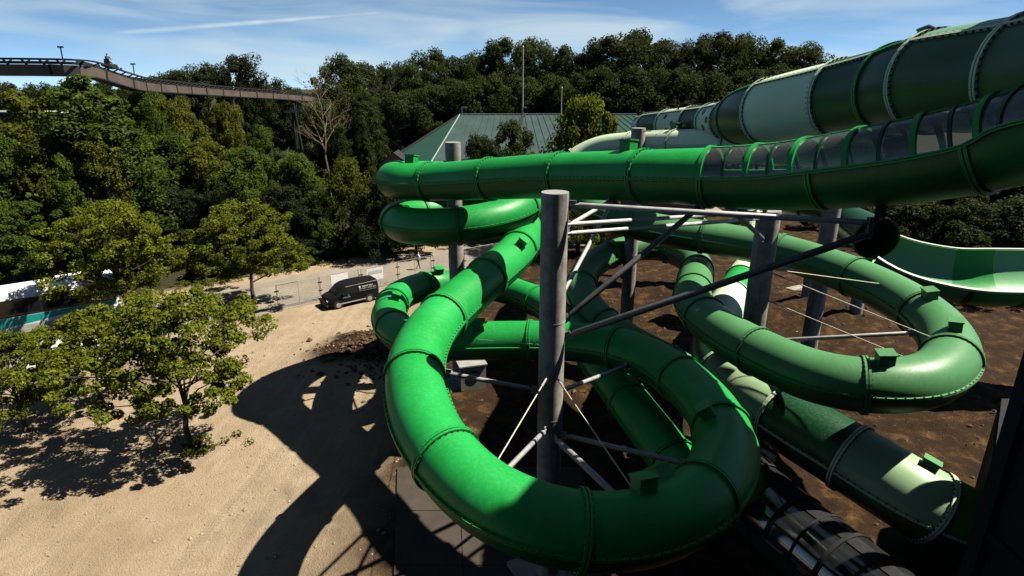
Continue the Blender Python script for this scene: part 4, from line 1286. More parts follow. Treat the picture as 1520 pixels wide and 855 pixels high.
for (xa, ya, ta2), (xb, yb, tb2) in zip(wedge[:3], wedge[1:]):
    wall_panels((xa, ya), (xb, yb), WB, ta2 - 0.02, tb2 - 0.02, 5)
# low plant room under the added wedge storey
low_room = [(TX0 + 0.2, TY1 + 0.15), (18.7, 20.6), (20.6, 20.6), (20.6, TY1 + 0.15)]
for (xa, ya), (xb, yb) in zip(low_room[:3], low_room[1:]):
    wall_panels((xa, ya), (xb, yb), 0.0, 5.4, 5.4, 5)
slab_poly([(x, y, 5.42) for x, y in low_room], 0.2, 'plant_room_roof')
for x, y in ((17.0, 17.2), (20.1, 13.5), (14.7, 15.4)):
    mb = MB(); mb.tube([(x, y, 5.6), (x, y, WB - 0.3)], 0.3, 16); build(mb, 'post', M['dark_steel'], tow, True)
# unseen wing behind the viewer, added to cut sky light on the foreground
for i in range(8):
    x0, x1 = -14 + i * 3.2, -14 + (i + 1) * 3.2 - 0.03
    for j in range(4):
        mb = MB(); mb.box(((x0 + x1) / 2, -4.0, TH * (j + 0.5) / 4), (x1 - x0, 0.08, TH / 4 - 0.03)); build(mb, 'cladding_panel', M['dark_steel'], tow)
mb = MB(); mb.box((-1.2, -9, TH + 0.2), (25.6, 10.4, 0.3)); build(mb, 'roof', M['dark_steel'], tow)

# ------------------------------------------------------------------ green roofed hall
RG = at(683, 171, 85); RZ = RG.z
ridge1 = at(945, 171, 85)
FE = at(640, 243, 66); EZ = FE.z
fe1 = Vector((ridge1.x + 4, FE.y, EZ))
GE = at(571, 246, 70); GE.z = EZ - 0.5
hall = thing('green_roof_hall', 'long hall with dull green metal roof in front of the wood', 'building', (4, FE.y + 8, 0))
M['roof'] = mat_mottle('roof_sheet', (0.022, 0.040, 0.037), (0.036, 0.062, 0.056), 0.35, 0.5, 0.1, 0.05, 6)
M['roof_green'] = mat_mottle('roof_sheet_green', (0.006, 0.032, 0.020), (0.010, 0.046, 0.028), 0.35, 0.5, 0.1)
M['flash'] = mat_mottle('flashing', (0.3, 0.36, 0.36), (0.42, 0.48, 0.47), 1, 0.4, 0.3)
NP = 30
for i in range(NP):
    f0, f1 = i / NP, (i + 1) / NP
    a0, a1 = FE.lerp(fe1, f0), FE.lerp(fe1, f1); b0, b1 = RG.lerp(ridge1, f0), RG.lerp(ridge1, f1)
    mb = MB(); up = Vector((0, 0, 0.05)); lp = Vector((0, 0, 0.13)); gp_ = (a1 - a0) * 0.1; gq = (b1 - b0) * 0.1
    mb.add([a0, a1, b1, b0, a0 + up, a1 + up, b1 + up, b0 + up], [(4, 5, 6, 7), (0, 1, 5, 4), (2, 3, 7, 6), (1, 2, 6, 5), (3, 0, 4, 7)])
    mb.add([a0 + up, a0 + gp_ + up, b0 + gq + up, b0 + up, a0 + lp, a0 + gp_ + lp, b0 + gq + lp, b0 + lp], [(4, 5, 6, 7), (0, 1, 5, 4), (1, 2, 6, 5), (3, 0, 4, 7)])
    build(mb, 'roof_panel', M['roof'] if f0 < 0.66 else M['roof_green'], hall)
mb = MB(); mb.add([GE, FE, RG, GE + Vector((0, 0, .06)), FE + Vector((0, 0, .06)), RG + Vector((0, 0, .06))], [(0, 1, 2), (3, 4, 5), (0, 1, 4, 3), (2, 0, 3, 5)])
build(mb, 'hip_panel', M['roof_green'], hall)
for a, bb, w, mt in ((FE, RG, 0.1, 'flash'), (FE.lerp(fe1, 0.27), RG.lerp(ridge1, 0.36), 0.4, 'black'), (FE.lerp(fe1, 0.62), RG.lerp(ridge1, 0.66), 0.2, 'flash'), (RG, ridge1, 0.25, 'flash'), (GE, RG, 0.25, 'dark_steel')):
    mb = MB(); mb.bar(a + Vector((0, 0, 0.16)), bb + Vector((0, 0, 0.16)), w, 0.1); build(mb, 'ridge_strip', M[mt], hall)
back = [Vector((fe1.x, RG.y + 12, EZ)), Vector((GE.x, RG.y + 12, EZ))]
mb = MB(); mb.add([RG, ridge1, back[0], back[1]], [(0, 1, 2, 3)]); build(mb, 'rear_roof', M['roof_green'], hall)
mb = MB(); mb.add([ridge1, fe1, back[0]], [(0, 1, 2)]); build(mb, 'gable_roof', M['roof_green'], hall)
for a, bb in ((FE, fe1), (GE, FE), (fe1, back[0]), (back[0], back[1]), (back[1], GE)):
    mb = MB(); a_, b_ = Vector((a.x, a.y + 0.4, 0)), Vector((bb.x, bb.y + 0.4, 0))
    mb.bar(a_ + Vector((0, 0, EZ / 2 - 0.3)), b_ + Vector((0, 0, EZ / 2 - 0.3)), 0.3, EZ - 0.6); build(mb, 'wall', M['brick'], hall)
mb = MB(); q = at(585, 246, 64); mb.prism([(-1.7, 0), (1.7, 0), (0, 1.25)], (q.x, q.y, q.z), (1, 0, 0), (0, 0, 1), (0, 1, 0), 3); mb.box((q.x, q.y + 1.5, q.z / 2), (3.2, 3.0, q.z)); build(mb, 'brick_porch', M['brick'], hall)
mb = MB()
for sg in (-1, 1):
    mb.bar(Vector((q.x + sg * 1.9, q.y + 1.5, q.z - 0.1)), Vector((q.x, q.y + 1.5, q.z + 1.32)), 3.1, 0.08)
build(mb, 'porch_roof', M['black'], hall)
mb = MB(); mb.bar(FE + Vector((0, -0.12, -0.05)), fe1 + Vector((0, -0.12, -0.05)), 0.2, 0.18); build(mb, 'gutter', M['dark_steel'], hall)
for px, nm in ((686, 0), (776, 1)):
    p = at(px, 174, 85); mb = MB(); mb.tube([p, p + Vector((0, 0, 1.3))], 0.1, 8); mb.bar(p + Vector((0, 0, 1.3)), p + Vector((0.6, 0, 1.3)), 0.16, 0.16); build(mb, 'roof_vent', M['white_pipe'], hall)
def mast(px, y0, y1, z, label, rad, name='mast'):
    a, bb = at(px, y0, z), at(px, y1, z); bb = Vector((a.x, a.y, 0))
    root = thing(name, label, 'mast', bb)
    mb = MB(); mb.tube([bb, a], [rad * 1.5, rad * 0.7], 8); build(mb, 'pole', M['white_pipe'], root, True)
    mb = MB(); mb.tube([a, a + Vector((0, 0, 0.25))], [rad * 1.6, rad * 0.4], 8); build(mb, 'finial', M['white_pipe'], root)
    mb = MB(); mb.box((bb.x, bb.y, 0.15), (0.7, 0.7, 0.3)); build(mb, 'foot', M['concrete'], root)
mast(776.5, 70, 170, 92, 'tall pale mast in front of the wood above the green roof', 0.10)
mast(834, 131, 170, 92, 'short pale mast right of the tall one above the green roof', 0.09)

# ------------------------------------------------------------------ coaster track at the upper left
tk = [(at(x, y, z), 0.5) for x, y, z in [(-110, 101, 54), (-50, 102, 54.5), (0, 103, 55), (60, 103.5, 55.5), (118, 105, 56), (142, 109, 58), (170, 118, 61), (198, 126, 65), (216, 129, 70), (255, 132, 78), (300, 135.5, 88), (350, 139, 98), (400, 142, 108), (440, 145, 117), (475, 148, 126)]]
tkp = Path(tk)
coaster = thing('coaster_track', 'rust brown coaster track on a box girder crossing the sky at the upper left', 'roller coaster', (tk[4][0].x, tk[4][0].y, 0))
def sweep_rect(path, s0, s1, off_s, off_u, w, h, step=1.0):
    mb = MB(); m_ = max(1, int((s1 - s0) / step)); vs, fs = [], []
    for i in range(m_ + 1):
        C, T, S, U, _ = path.get(s0 + (s1 - s0) * i / m_)
        for dx, dy in ((-1, -1), (1, -1), (1, 1), (-1, 1)):
            vs.append(C + S * (off_s + dx * w / 2) + U * (off_u + dy * h / 2))
    for i in range(m_):
        for k in range(4):
            fs.append((i * 4 + k, i * 4 + (k + 1) % 4, (i + 1) * 4 + (k + 1) % 4, (i + 1) * 4 + k))
    fs += [(0, 1, 2, 3), tuple(m_ * 4 + k for k in (3, 2, 1, 0))]
    mb.add(vs, fs); return mb
s = 0.0
while s < tkp.L - 0.5:
    e = min(s + 5.2, tkp.L)
    o = build(sweep_rect(tkp, s, e - 0.06, 0, 0, 0.8, 0.9), 'girder_section', M['rust'], coaster)
    build(sweep_rect(tkp, s, e - 0.06, 0, -0.50, 1.15, 0.12), 'bottom_plate', M['black'], o)
    build(sweep_rect(tkp, e - 0.2, e + 0.1, 0, -0.02, 0.9, 1.0), 'joint_plate', M['dark_steel'], o)
    s = e
for off in (-0.62, 0.62):
    build(sweep_rect(tkp, 0, tkp.L, off, 0.92, 0.14, 0.14, 0.8), 'rail', M['dark_steel'], coaster)
build(sweep_rect(tkp, 0, tkp.L, 0, 0.62, 0.24, 0.24, 0.8), 'spine_rail', M['dark_steel'], coaster)
s = 0.6
while s < tkp.L:
    C, T, S, U, _ = tkp.get(s); mb = MB()
    mb.bar(C + S * -0.66 + U * 0.86, C + U * 0.58, 0.12, 0.1); mb.bar(C + S * 0.66 + U * 0.86, C + U * 0.58, 0.12, 0.1)
    mb.bar(C + U * 0.4, C + U * 0.66, 0.16, 0.16)
    build(mb, 'tie', M['dark_steel'], coaster); s += 1.5
for s_, dx, dy in ((s_of(tkp, 4) + 0.4, 4.2, 2.5), (s_of(tkp, 1), -1, 1), (s_of(tkp, 9), 2.0, 0), (s_of(tkp, 11) - 1.5, 2.5, 0), (s_of(tkp, 13) - 1.5, 1.2, 0), (s_of(tkp, 13) - 0.5, -1.2, 0), (s_of(tkp, 14) - 2.5, 2.2, 0)):
    C, T, S, U, _ = tkp.get(s_)
    mb = MB(); mb.tube([C - U * 0.5, Vector((C.x + dx, C.y + dy, 0))], [0.22, 0.28], 10); build(mb, 'support_leg', M['black'], coaster, True)
for px, h in ((103, 0), (190, 0)):
    best = min(np.arange(0, tkp.L, 0.2), key=lambda q: abs(760 + 900 * tkp.get(q)[0].x / (tkp.get(q)[0].y * CP + (CAM_H - tkp.get(q)[0].z) * SP) - px))
    C, T, S, U, _ = tkp.get(best)
    mb = MB(); mb.tube([C + S * 0.7 + U * 0.8, C + S * 0.7 + U * 1.9], 0.06, 6); mb.box(C + S * 0.7 + U * 1.95, (0.45, 0.2, 0.14)); build(mb, 'track_lamp', M['dark_steel'], coaster)
C, T, S, U, _ = tkp.get(s_of(tkp, 6) - 0.6)
car = thing('coaster_car', 'small dark coaster car with a rider on the downhill bend of the track', 'coaster car', C + U * 1.0)
Mx = Matrix((T, S, U)).transposed()
mb = MB(); mb.box(C + U * 1.15, (1.7, 0.8, 0.22), mat=Mx); mb.box(C + U * 1.34 + T * 0.62, (0.45, 0.6, 0.22), mat=Mx); build(mb, 'body', M['black'], car)
mb = MB(); mb.box(C + U * 1.5 - T * 0.5, (0.1, 0.5, 0.5), mat=Mx); mb.box(C + U * 1.3 - T * 0.25, (0.45, 0.5, 0.1), mat=Mx); build(mb, 'seat', M['dark_steel'], car)
for sg in (-1, 1):
    for tt in (-0.8, 0.8):
        p = C + S * sg * 0.62 + T * tt + U * 1.05; mb = MB(); mb.tube([p - S * 0.06, p + S * 0.06], 0.14, 10); build(mb, 'wheel', M['tyre'], car)
CAR_SEAT = (C + U * 1.42 - T * 0.25, T.copy())
# lower walkway with railing behind the column trees
wa, wb = at(-90, 166, 74), at(95, 166, 74)
wk = thing('walkway_bridge', 'dark railed walkway behind the column trees at the left edge', 'walkway', (wa.x, wa.y, 0))
mb = MB(); mb.bar(wa, wb, 1.6, 0.18); build(mb, 'deck', M['white'], wk)
mb = MB(); mb.bar(wa - Vector((0, 0, 0.35)), wb - Vector((0, 0, 0.35)), 1.2, 0.45); build(mb, 'girder', M['dark_steel'], wk)
for hgt in (0.5, 1.0):
    mb = MB(); mb.bar(wa + Vector((0, -0.7, hgt)), wb + Vector((0, -0.7, hgt)), 0.08, 0.10); build(mb, 'handrail', M['dark_steel'], wk)
for i in range(13):
    p = wa.lerp(wb, i / 12); mb = MB(); mb.bar(p + Vector((0, -0.7, 0.05)), p + Vector((0, -0.7, 1.0)), 0.09, 0.09); build(mb, 'baluster', M['dark_steel'], wk)
for i in (2, 6, 10):
    p = wa.lerp(wb, i / 12); mb = MB(); mb.tube([(p.x, p.y, 0), p - Vector((0, 0, 0.5))], 0.2, 10); build(mb, 'pier', M['dark_steel'], wk)
# pale beam of a second track right of the dead tree
ba, bb_ = at(424, 166, 112), at(524, 154, 108)
bm_ = thing('pale_track_beam', 'short pale track beam among the trees behind the dead tree', 'track', (ba.x, ba.y, 0))
mb = MB(); mb.bar(ba, bb_, 0.9, 0.5); build(mb, 'beam', M['concrete'], bm_)
for f in (0.1, 0.6, 0.95):
    p = ba.lerp(bb_, f); mb = MB(); mb.tube([(p.x, p.y, 0), p - Vector((0, 0, 0.25))], 0.22, 8); build(mb, 'support_leg', M['dark_steel'], bm_)

# ------------------------------------------------------------------ people
M['skin'] = mat_mottle('skin', (0.42, 0.24, 0.16), (0.5, 0.3, 0.2), 6, 0.6)
M['hair'] = mat_mottle('hair', (0.012, 0.009, 0.007), (0.03, 0.02, 0.014), 20, 0.6)
M['shirt_white'] = mat_mottle('shirt_white', (0.66, 0.66, 0.66), (0.78, 0.78, 0.78), 6, 0.9)
M['shirt_blue'] = mat_mottle('shirt_blue', (0.01, 0.03, 0.22), (0.02, 0.05, 0.32), 6, 0.9)
M['shirt_grey'] = mat_mottle('shirt_grey', (0.10, 0.10, 0.11), (0.16, 0.16, 0.17), 6, 0.9)
M['trousers'] = mat_mottle('trousers', (0.12, 0.11, 0.11), (0.2, 0.18, 0.17), 6, 0.9)
M['shoes'] = mat_mottle('shoes', (0.02, 0.018, 0.016), (0.04, 0.035, 0.03), 6, 0.7)
def person(label, loc, heading, shirt, pose='walk', parent=None):
    V, E, RD = [], [], []
    def v(p, r, link_to=None):
        V.append(p); RD.append(r)
        if link_to is not None:
            E.append((link_to, len(V) - 1))
        return len(V) - 1
    sit = pose == 'sit'
    pel = v((0, 0, 0.95), 0.145)
    sp1 = v((0.0, 0, 1.14), 0.13, pel); ch = v((0.02, 0, 1.36), 0.155, sp1); nk = v((0.03, 0, 1.49), 0.062, ch)
    hb = v((0.045, 0, 1.56), 0.08, nk); hd = v((0.05, 0, 1.65), 0.098, hb); ht = v((0.035, 0, 1.735), 0.07, hd)
    v((0.155, 0, 1.635), 0.016, hd)
    for sy, sw in ((1, 1), (-1, -1)):
        sh = v((0.02, sy * 0.185, 1.42), 0.062, ch)
        if sit:
            el = v((0.16, sy * 0.26, 1.18), 0.046, sh); wr = v((0.42, sy * 0.22, 1.22), 0.032, el); hn = v((0.50, sy * 0.21, 1.22), 0.036, wr); fd = (0.09, 0, -0.01)
        else:
            el = v((0.02 - 0.10 * sw, sy * 0.235, 1.15), 0.046, sh); wr = v((0.04 + 0.0 * sw - 0.02, sy * 0.25, 0.92), 0.032, el) if sw > 0 else v((0.20, sy * 0.25, 0.95), 0.032, el)
            q = V[wr]; hn = v((q[0] + 0.02, q[1], q[2] - 0.075), 0.034, wr); fd = (0.012, 0, -0.085)
        h = V[hn]
        for k, L in enumerate((0.85, 1.0, 0.95, 0.75)):
            o = (k - 1.5) * 0.018
            f1 = v((h[0] + o + fd[0] * 0.5 * L, h[1], h[2] + fd[2] * 0.5 * L), 0.009, hn); v((h[0] + o + fd[0] * L + 0.01, h[1] - sy * 0.012, h[2] + fd[2] * L), 0.008, f1)
        t1 = v((h[0] + 0.04, h[1] - sy * 0.01, h[2] + 0.0), 0.010, hn); v((h[0] + 0.06, h[1] - sy * 0.02, h[2] - 0.035), 0.009, t1)
        hp_ = v((0.0, sy * 0.09, 0.90), 0.098, pel)
        if sit:
            kn = v((0.44, sy * 0.11, 0.92), 0.066, hp_); an = v((0.5, sy * 0.11, 0.52), 0.042, kn)
        else:
            kn = v((0.17 if sw > 0 else -0.02, sy * 0.10, 0.50), 0.066, hp_); an = v((0.24 if sw > 0 else -0.28, sy * 0.10, 0.09 if sw > 0 else 0.16), 0.042, kn)
        a = V[an]; v((a[0] - 0.05, a[1], a[2] - 0.04), 0.036, an); v((a[0] + 0.15, a[1] + sy * 0.01, a[2] - 0.05), 0.036, an)
    me = bpy.data.meshes.new('person_skeleton'); me.from_pydata(V, E, [])
    bm = bmesh.new(); bm.from_mesh(me); lay = bm.verts.layers.skin.verify()
    bm.verts.ensure_lookup_table()
    for i, bv in enumerate(bm.verts):
        bv[lay].radius = (RD[i], RD[i] * (1.0 if i not in (0, 1, 2) else 1.0)); bv[lay].use_root = (i == 0)
    bm.to_mesh(me); bm.free()
    tmp = bpy.data.objects.new('person_tmp', me); COL.objects.link(tmp)
    tmp.modifiers.new('skin', 'SKIN').use_smooth_shade = True
    ss = tmp.modifiers.new('sub', 'SUBSURF'); ss.levels = 2; ss.render_levels = 2
    bpy.context.view_layer.update()
    dg = bpy.context.evaluated_depsgraph_get()
    out = bpy.data.meshes.new_from_object(tmp.evaluated_get(dg))
    bpy.data.objects.remove(tmp)
    out.name = 'person'
    out.materials.clear()
    for mm in (shirt, 'trousers', 'skin', 'hair', 'shoes'):
        out.materials.append(M[mm])
    for p in out.polygons:
        x, y, z = p.center
        arm = abs(y) > 0.20 and z < 1.38
        if z > 1.495:
            mi = 3 if (z > 1.70 or (z > 1.58 and x < 0.045)) else 2
        elif arm:
            mi = 0 if z > 1.2 else 2
        elif z > 0.98 and not (sit and x > 0.15):
            mi = 0
        else:
            mi = 4 if z < (0.12 if not sit else 0.5) else 1
        p.material_index = mi; p.use_smooth = True
    o = link('person', out); o.location = loc; o.rotation_euler = (0, 0, heading)
    return tag(o, label, 'person')
pw = atz(621, 400, 0)
person('person in white shirt and grey trousers walking on the path behind the fence', (pw.x, pw.y, 0.006), math.atan2(PU.y, PU.x), 'shirt_white')
pb = atz(259, 470, 0); person('person in blue shirt standing by the rear of the coach', (pb.x, pb.y, 0.006), 0.4, 'shirt_blue')
pc = atz(269, 466, 0); person('person in dark grey shirt just right of the one in blue', (pc.x, pc.y, 0.006), 0.8, 'shirt_grey')
cs, ct = CAR_SEAT
person('rider in dark clothes seated in the coaster car', (cs.x, cs.y, cs.z - 0.82), math.atan2(ct.y, ct.x), 'shirt_grey', 'sit')

# ------------------------------------------------------------------ vehicles
def hull(mb, stations, m=0):
    """stations: (x, [(y,z)...] half section from sill up to centre line)"""
    n = len(stations[0][1]); vs, fs = [], []
    for x, sec in stations:
        full = [(y, z) for y, z in sec] + [(-y, z) for y, z in sec[::-1]]
        for y, z in full:
            vs.append((x, y, z))
    w = 2 * n
    for i in range(len(stations) - 1):
        for k in range(w - 1):
            fs.append((i * w + k, (i + 1) * w + k, (i + 1) * w + k + 1, i * w + k + 1))
        fs.append((i * w + w - 1, (i + 1) * w + w - 1, (i + 1) * w, i * w))
    fs.append(tuple(range(w))); b_ = (len(stations) - 1) * w; fs.append(tuple(b_ + k for k in range(w))[::-1])
    mb.add(vs, fs, m)
def wheel(root, x, y, r, w, name='wheel'):
    sg = 1 if y > 0 else -1
    mb = MB(); mb.tube([(x, y - sg * w, r), (x, y - sg * 0.03, r), (x, y, r)], [r, r, r * 0.9], 24)
    o = build(mb, name, M['tyre'], root, True, local=True)
    mb = MB(); mb.tube([(x, y - 0.01 * sg, r), (x, y + 0.012 * sg, r)], r * 0.62, 20); 
    build(mb, 'rim', M['rim'], o, local=True)
    mb = MB()
    for k in range(5):
        a = k * 2 * math.pi / 5
        mb.box((x + math.cos(a) * r * 0.38, y + 0.014 * sg, r + math.sin(a) * r * 0.38), (r * 0.14, 0.01, r * 0.14))
    build(mb, 'rim_hole', M['black'], o, local=True)
def side_poly(mb, pts, y, th=0.006):
    sg = 1 if y > 0 else -1
    mb.prism(pts, (0, y, 0), (1, 0, 0), (0, 0, 1), (0, sg, 0), th)
M['van_black'] = mat_mottle('van_paint_black', (0.005, 0.005, 0.006), (0.008, 0.008, 0.009), 2, 0.35, 0, 0, 1, None, 0.0)
M['van_black'].node_tree.nodes['Principled BSDF'].inputs['Specular IOR Level'].default_value = 0.12
M['van_white'] = mat_mottle('van_paint_white', (0.66, 0.66, 0.64), (0.74, 0.74, 0.72), 2, 0.3, 0, 0, 1, None, 0.4)
M['yellow'] = mat_mottle('yellow_film', (0.7, 0.42, 0.02), (0.8, 0.5, 0.03), 2, 0.4)
M['blue'] = mat_mottle('blue_film', (0.008, 0.02, 0.33), (0.012, 0.03, 0.42), 1, 0.3)
M['teal_film'] = mat_mottle('teal_film', (0.0, 0.22, 0.2), (0.01, 0.30, 0.27), 1, 0.3)
M['coach_grey'] = mat_mottle('coach_grey', (0.3, 0.29, 0.27), (0.38, 0.37, 0.35), 1, 0.35)
M['plastic'] = mat_mottle('dark_plastic', (0.015, 0.015, 0.015), (0.03, 0.03, 0.03), 5, 0.7)
def van(loc, rz, paint, label, lettering):
    root = thing('parked_van', label, 'van', loc, rz); root.scale = (1, 1, 0.95)
    def sec(top, w, belt=1.08):
        b_ = min(belt, top - 0.06)
        return [(w * 0.96, 0.24), (w, 0.5), (w, b_ * 0.8), (w * 0.985, b_), (w * 0.9, b_ + (top - b_) * 0.72), (w * 0.80, top - 0.02), (w * 0.5, top + 0.005), (0, top + 0.015)]
    st = [(-2.20, sec(1.74, 0.84)), (-2.14, sec(1.86, 0.88)), (-1.2, sec(1.92, 0.9)), (0.0, sec(1.93, 0.9)), (0.55, sec(1.86, 0.9)), (0.85, sec(1.72, 0.9)), (1.15, sec(1.42, 0.9)), (1.42, sec(1.14, 0.89)), (1.75, sec(1.05, 0.87)), (2.05, sec(0.93, 0.82)), (2.17, sec(0.78, 0.74)), (2.22, sec(0.62, 0.66))]
    mb = MB(); hull(mb, st); build(mb, 'body', M[paint], root, True, local=True)
    mb = MB(); mb.prism([(0.89, 1.665), (1.36, 1.19)], (0, 0, 0), (1, 0, 0), (0, 0, 1), (0, 1, 0), 0) if False else None
    mb.add([(0.90, -0.66, 1.70), (0.90, 0.66, 1.70), (1.40, 0.76, 1.18), (1.40, -0.76, 1.18)], [(0, 1, 2, 3)])
    mb.v = [(x + 0.012, y, z + 0.012) for x, y, z in mb.v]; build(mb, 'windscreen', M['car_glass'], root, local=True)
    for sg in (1, -1):
        mb = MB()
        side = [(0.98, 1.10), (0.62, 1.50), (0.45, 1.58), (-0.28, 1.60), (-0.28, 1.12)]
        vs = [(x, sg * (0.905 - (z - 1.08) * 0.15), z) for x, z in side]
        mb.add(vs, [tuple(range(5))]); build(mb, 'side_window', M['car_glass'], root, local=True)
        mb = MB(); mb.box((0.92, sg * 1.0, 1.12), (0.14, 0.22, 0.18)); build(mb, 'mirror', M[paint], root, local=True)
        mb = MB(); mb.box((2.07, sg * 0.60, 0.73), (0.22, 0.28, 0.11)); build(mb, 'headlight', M['lamp'], root, local=True)
        mb = MB(); mb.box((-2.17, sg * 0.78, 1.05), (0.08, 0.12, 0.5)); build(mb, 'tail_light', mat_red, root, local=True)
        mb = MB(); mb.box((0.1, sg * 0.905, 0.38), (2.2, 0.03, 0.08)); build(mb, 'sill_trim', M['plastic'] if paint != 'van_black' else M['rim'], root, local=True)
        mb = MB(); mb.bar((0.62, sg * 0.79, 1.73), (-2.1, sg * 0.775, 1.78), 0.03, 0.03); build(mb, 'roof_gutter', M['rim'], root, local=True)
        for x in (1.35, -1.33):
            wheel(root, x, sg * 0.91, 0.32, 0.22)
            mb = MB(); mb.tube([(x, sg * 0.55, 0.34), (x, sg * 0.904, 0.34)], 0.385, 22); build(mb, 'wheel_arch', M['black'], root, local=True)
    mb = MB(); mb.box((2.16, 0, 0.36), (0.2, 1.5, 0.24)); build(mb, 'bumper', M['plastic'], root, local=True)
    mb = MB(); mb.box((-2.2, 0, 0.4), (0.14, 1.6, 0.24)); build(mb, 'rear_bumper', M['plastic'], root, local=True)
    mb = MB(); mb.box((2.235, 0, 0.62), (0.03, 0.8, 0.1)); build(mb, 'grille', M['black'], root, local=True)
    r = random.Random(2)
    def marks(x0, x1, z, h, name, mt):
        """one line of small worn lettering on the left side, too blurred to read"""
        mb = MB(); x = x0
        while x > x1:
            w = r.uniform(0.4, 0.85) * h
            y = 0.907 - max(0, z - 1.08) * 0.15 + 0.012
            for k in range(3):
                if r.random() < 0.8:
                    mb.box((x - w * (0.2 + 0.3 * k), y, z + r.uniform(-0.1, 0.1) * h), (w * 0.2, 0.006, h * r.uniform(0.6, 1.0)))
            mb.box((x - w * 0.45, y + 0.001, z + r.choice((-0.4, 0, 0.4)) * h), (w * 0.7, 0.006, h * 0.18))
            x -= w * 1.12
        build(mb, name, M[mt], root, local=True)
    if lettering:
        mb = MB(); mb.tube([(-0.55, 0.84, 1.50), (-0.55, 0.873, 1.50)], 0.085, 12); build(mb, 'emblem', M['white'], root, local=True)
        marks(-0.72, -1.72, 1.50, 0.13, 'lettering', 'white'); marks(-0.46, -1.92, 1.33, 0.14, 'lettering', 'rim'); marks(-0.46, -1.92, 1.16, 0.045, 'lettering', 'rim')
        marks(0.95, 0.3, 0.86, 0.07, 'lettering', 'rim')
        mb = MB(); mb.box((0.45, 0.918, 1.02), (0.13, 0.01, 0.07)); build(mb, 'door_emblem', M['teal_film'], root, local=True)
    else:
        mb = MB(); side_poly(mb, [(1.2, 0.62), (-2.0, 0.62), (-2.0, 0.8), (0.9, 0.8)], 0.903); build(mb, 'side_stripe', M['yellow'], root, local=True)
        mb = MB(); side_poly(mb, [(0.2, 0.84), (-2.0, 0.84), (-2.0, 0.98), (0.2, 0.98)], 0.903); build(mb, 'side_stripe', M['blue'], root, local=True)
    return root
mat_red = mat_mottle('tail_lamp_red', (0.25, 0.008, 0.008), (0.3, 0.01, 0.01), 5, 0.2)
vm = atz(527, 453, 0) + PN * 0.92
RZV = math.atan2(-PU.y, -PU.x)
van((vm.x, vm.y, 0.0), RZV, 'van_black', 'black van with white lettering parked in front of the wire fence', True)
wv = atz(92, 545, 0)
van((wv.x, wv.y, 0.0), RZV + 0.1, 'van_white', 'white van with yellow and blue stripes half hidden by leaves at the left', False)

# coach
bl = 12.4
bcn = PA + PU * (-16.2) + PN * 6.4
coach = thing('parked_coach', 'white coach with teal and blue swoosh behind the leafy trees at the left', 'coach', (bcn.x, bcn.y, 0.006), RZV)
def bsec(top, w):
    return [(w * 0.97, 0.32), (w, 0.6), (w, 1.5), (w, 2.6), (w * 0.97, top - 0.28), (w * 0.88, top - 0.06), (w * 0.6, top), (0, top + 0.02)]
mb = MB(); hull(mb, [(-6.2, bsec(3.25, 1.2)), (-6.1, bsec(3.42, 1.26)), (-3, bsec(3.45, 1.27)), (5.4, bsec(3.45, 1.27)), (5.95, bsec(3.36, 1.25)), (6.15, bsec(3.1, 1.2)), (6.22, bsec(2.2, 1.14))])
build(mb, 'body', M['white'], coach, True, local=True)
for sg in (1, -1):
    mb = MB(); side_poly(mb, [(6.0, 1.62), (-6.05, 1.62), (-6.05, 2.86), (5.7, 2.86)], sg * 1.271); wbnd = build(mb, 'window_band', M['black'], coach, local=True)
    for i in range(8):
        x1 = 5.75 - i * 1.46; x0 = x1 - 1.4
        mb = MB(); side_poly(mb, [(x1, 1.7), (x0, 1.7), (x0, 2.78), (x1, 2.78)], sg * 1.278); build(mb, 'pane', M['car_glass'], wbnd, local=True)
    mb = MB(); side_poly(mb, [(5.6, 1.1), (3.2, 0.72), (1.2, 0.85), (-2.6, 1.2), (-6.0, 1.3), (-6.0, 1.58), (5.95, 1.58)], sg * 1.2715); build(mb, 'swoosh', M['teal_film'], coach, local=True)
    mb = MB(); side_poly(mb, [(6.0, 1.42), (5.5, 0.7), (4.4, 0.62), (3.3, 1.3)], sg * 1.279); build(mb, 'swoosh', M['blue'], coach, local=True)
    mb = MB(); side_poly(mb, [(3.0, 0.36), (-3.2, 0.36), (-3.2, 0.78), (-0.5, 0.92), (1.0, 0.8), (3.0, 0.68)], sg * 1.275); build(mb, 'luggage_flap', M['coach_grey'], coach, local=True)
    for x in (4.0, -3.9):
        wheel(coach, x, sg * 1.275, 0.5, 0.3)
        mb = MB(); mb.tube([(x, sg * 0.9, 0.52), (x, sg * 1.2765, 0.52)], 0.6, 24); build(mb, 'wheel_arch', M['black'], coach, local=True)
    mb = MB(); mb.box((6.3, sg * 1.3, 2.6), (0.25, 0.12, 0.5)); build(mb, 'mirror', M['black'], coach, local=True)
    mb = MB(); mb.box((6.2, sg * 0.9, 0.8), (0.1, 0.35, 0.2)); build(mb, 'headlight', M['lamp'], coach, local=True)
mb = MB(); mb.box((6.19, 0, 2.1), (0.06, 2.1, 1.5)); build(mb, 'windscreen', M['car_glass'], coach, local=True)
for x in (-3.5, 1.5):
    mb = MB(); mb.box((x, 0, 3.53), (1.8, 1.5, 0.2), taper=0.9); build(mb, 'roof_unit', M['white'], coach, local=True)

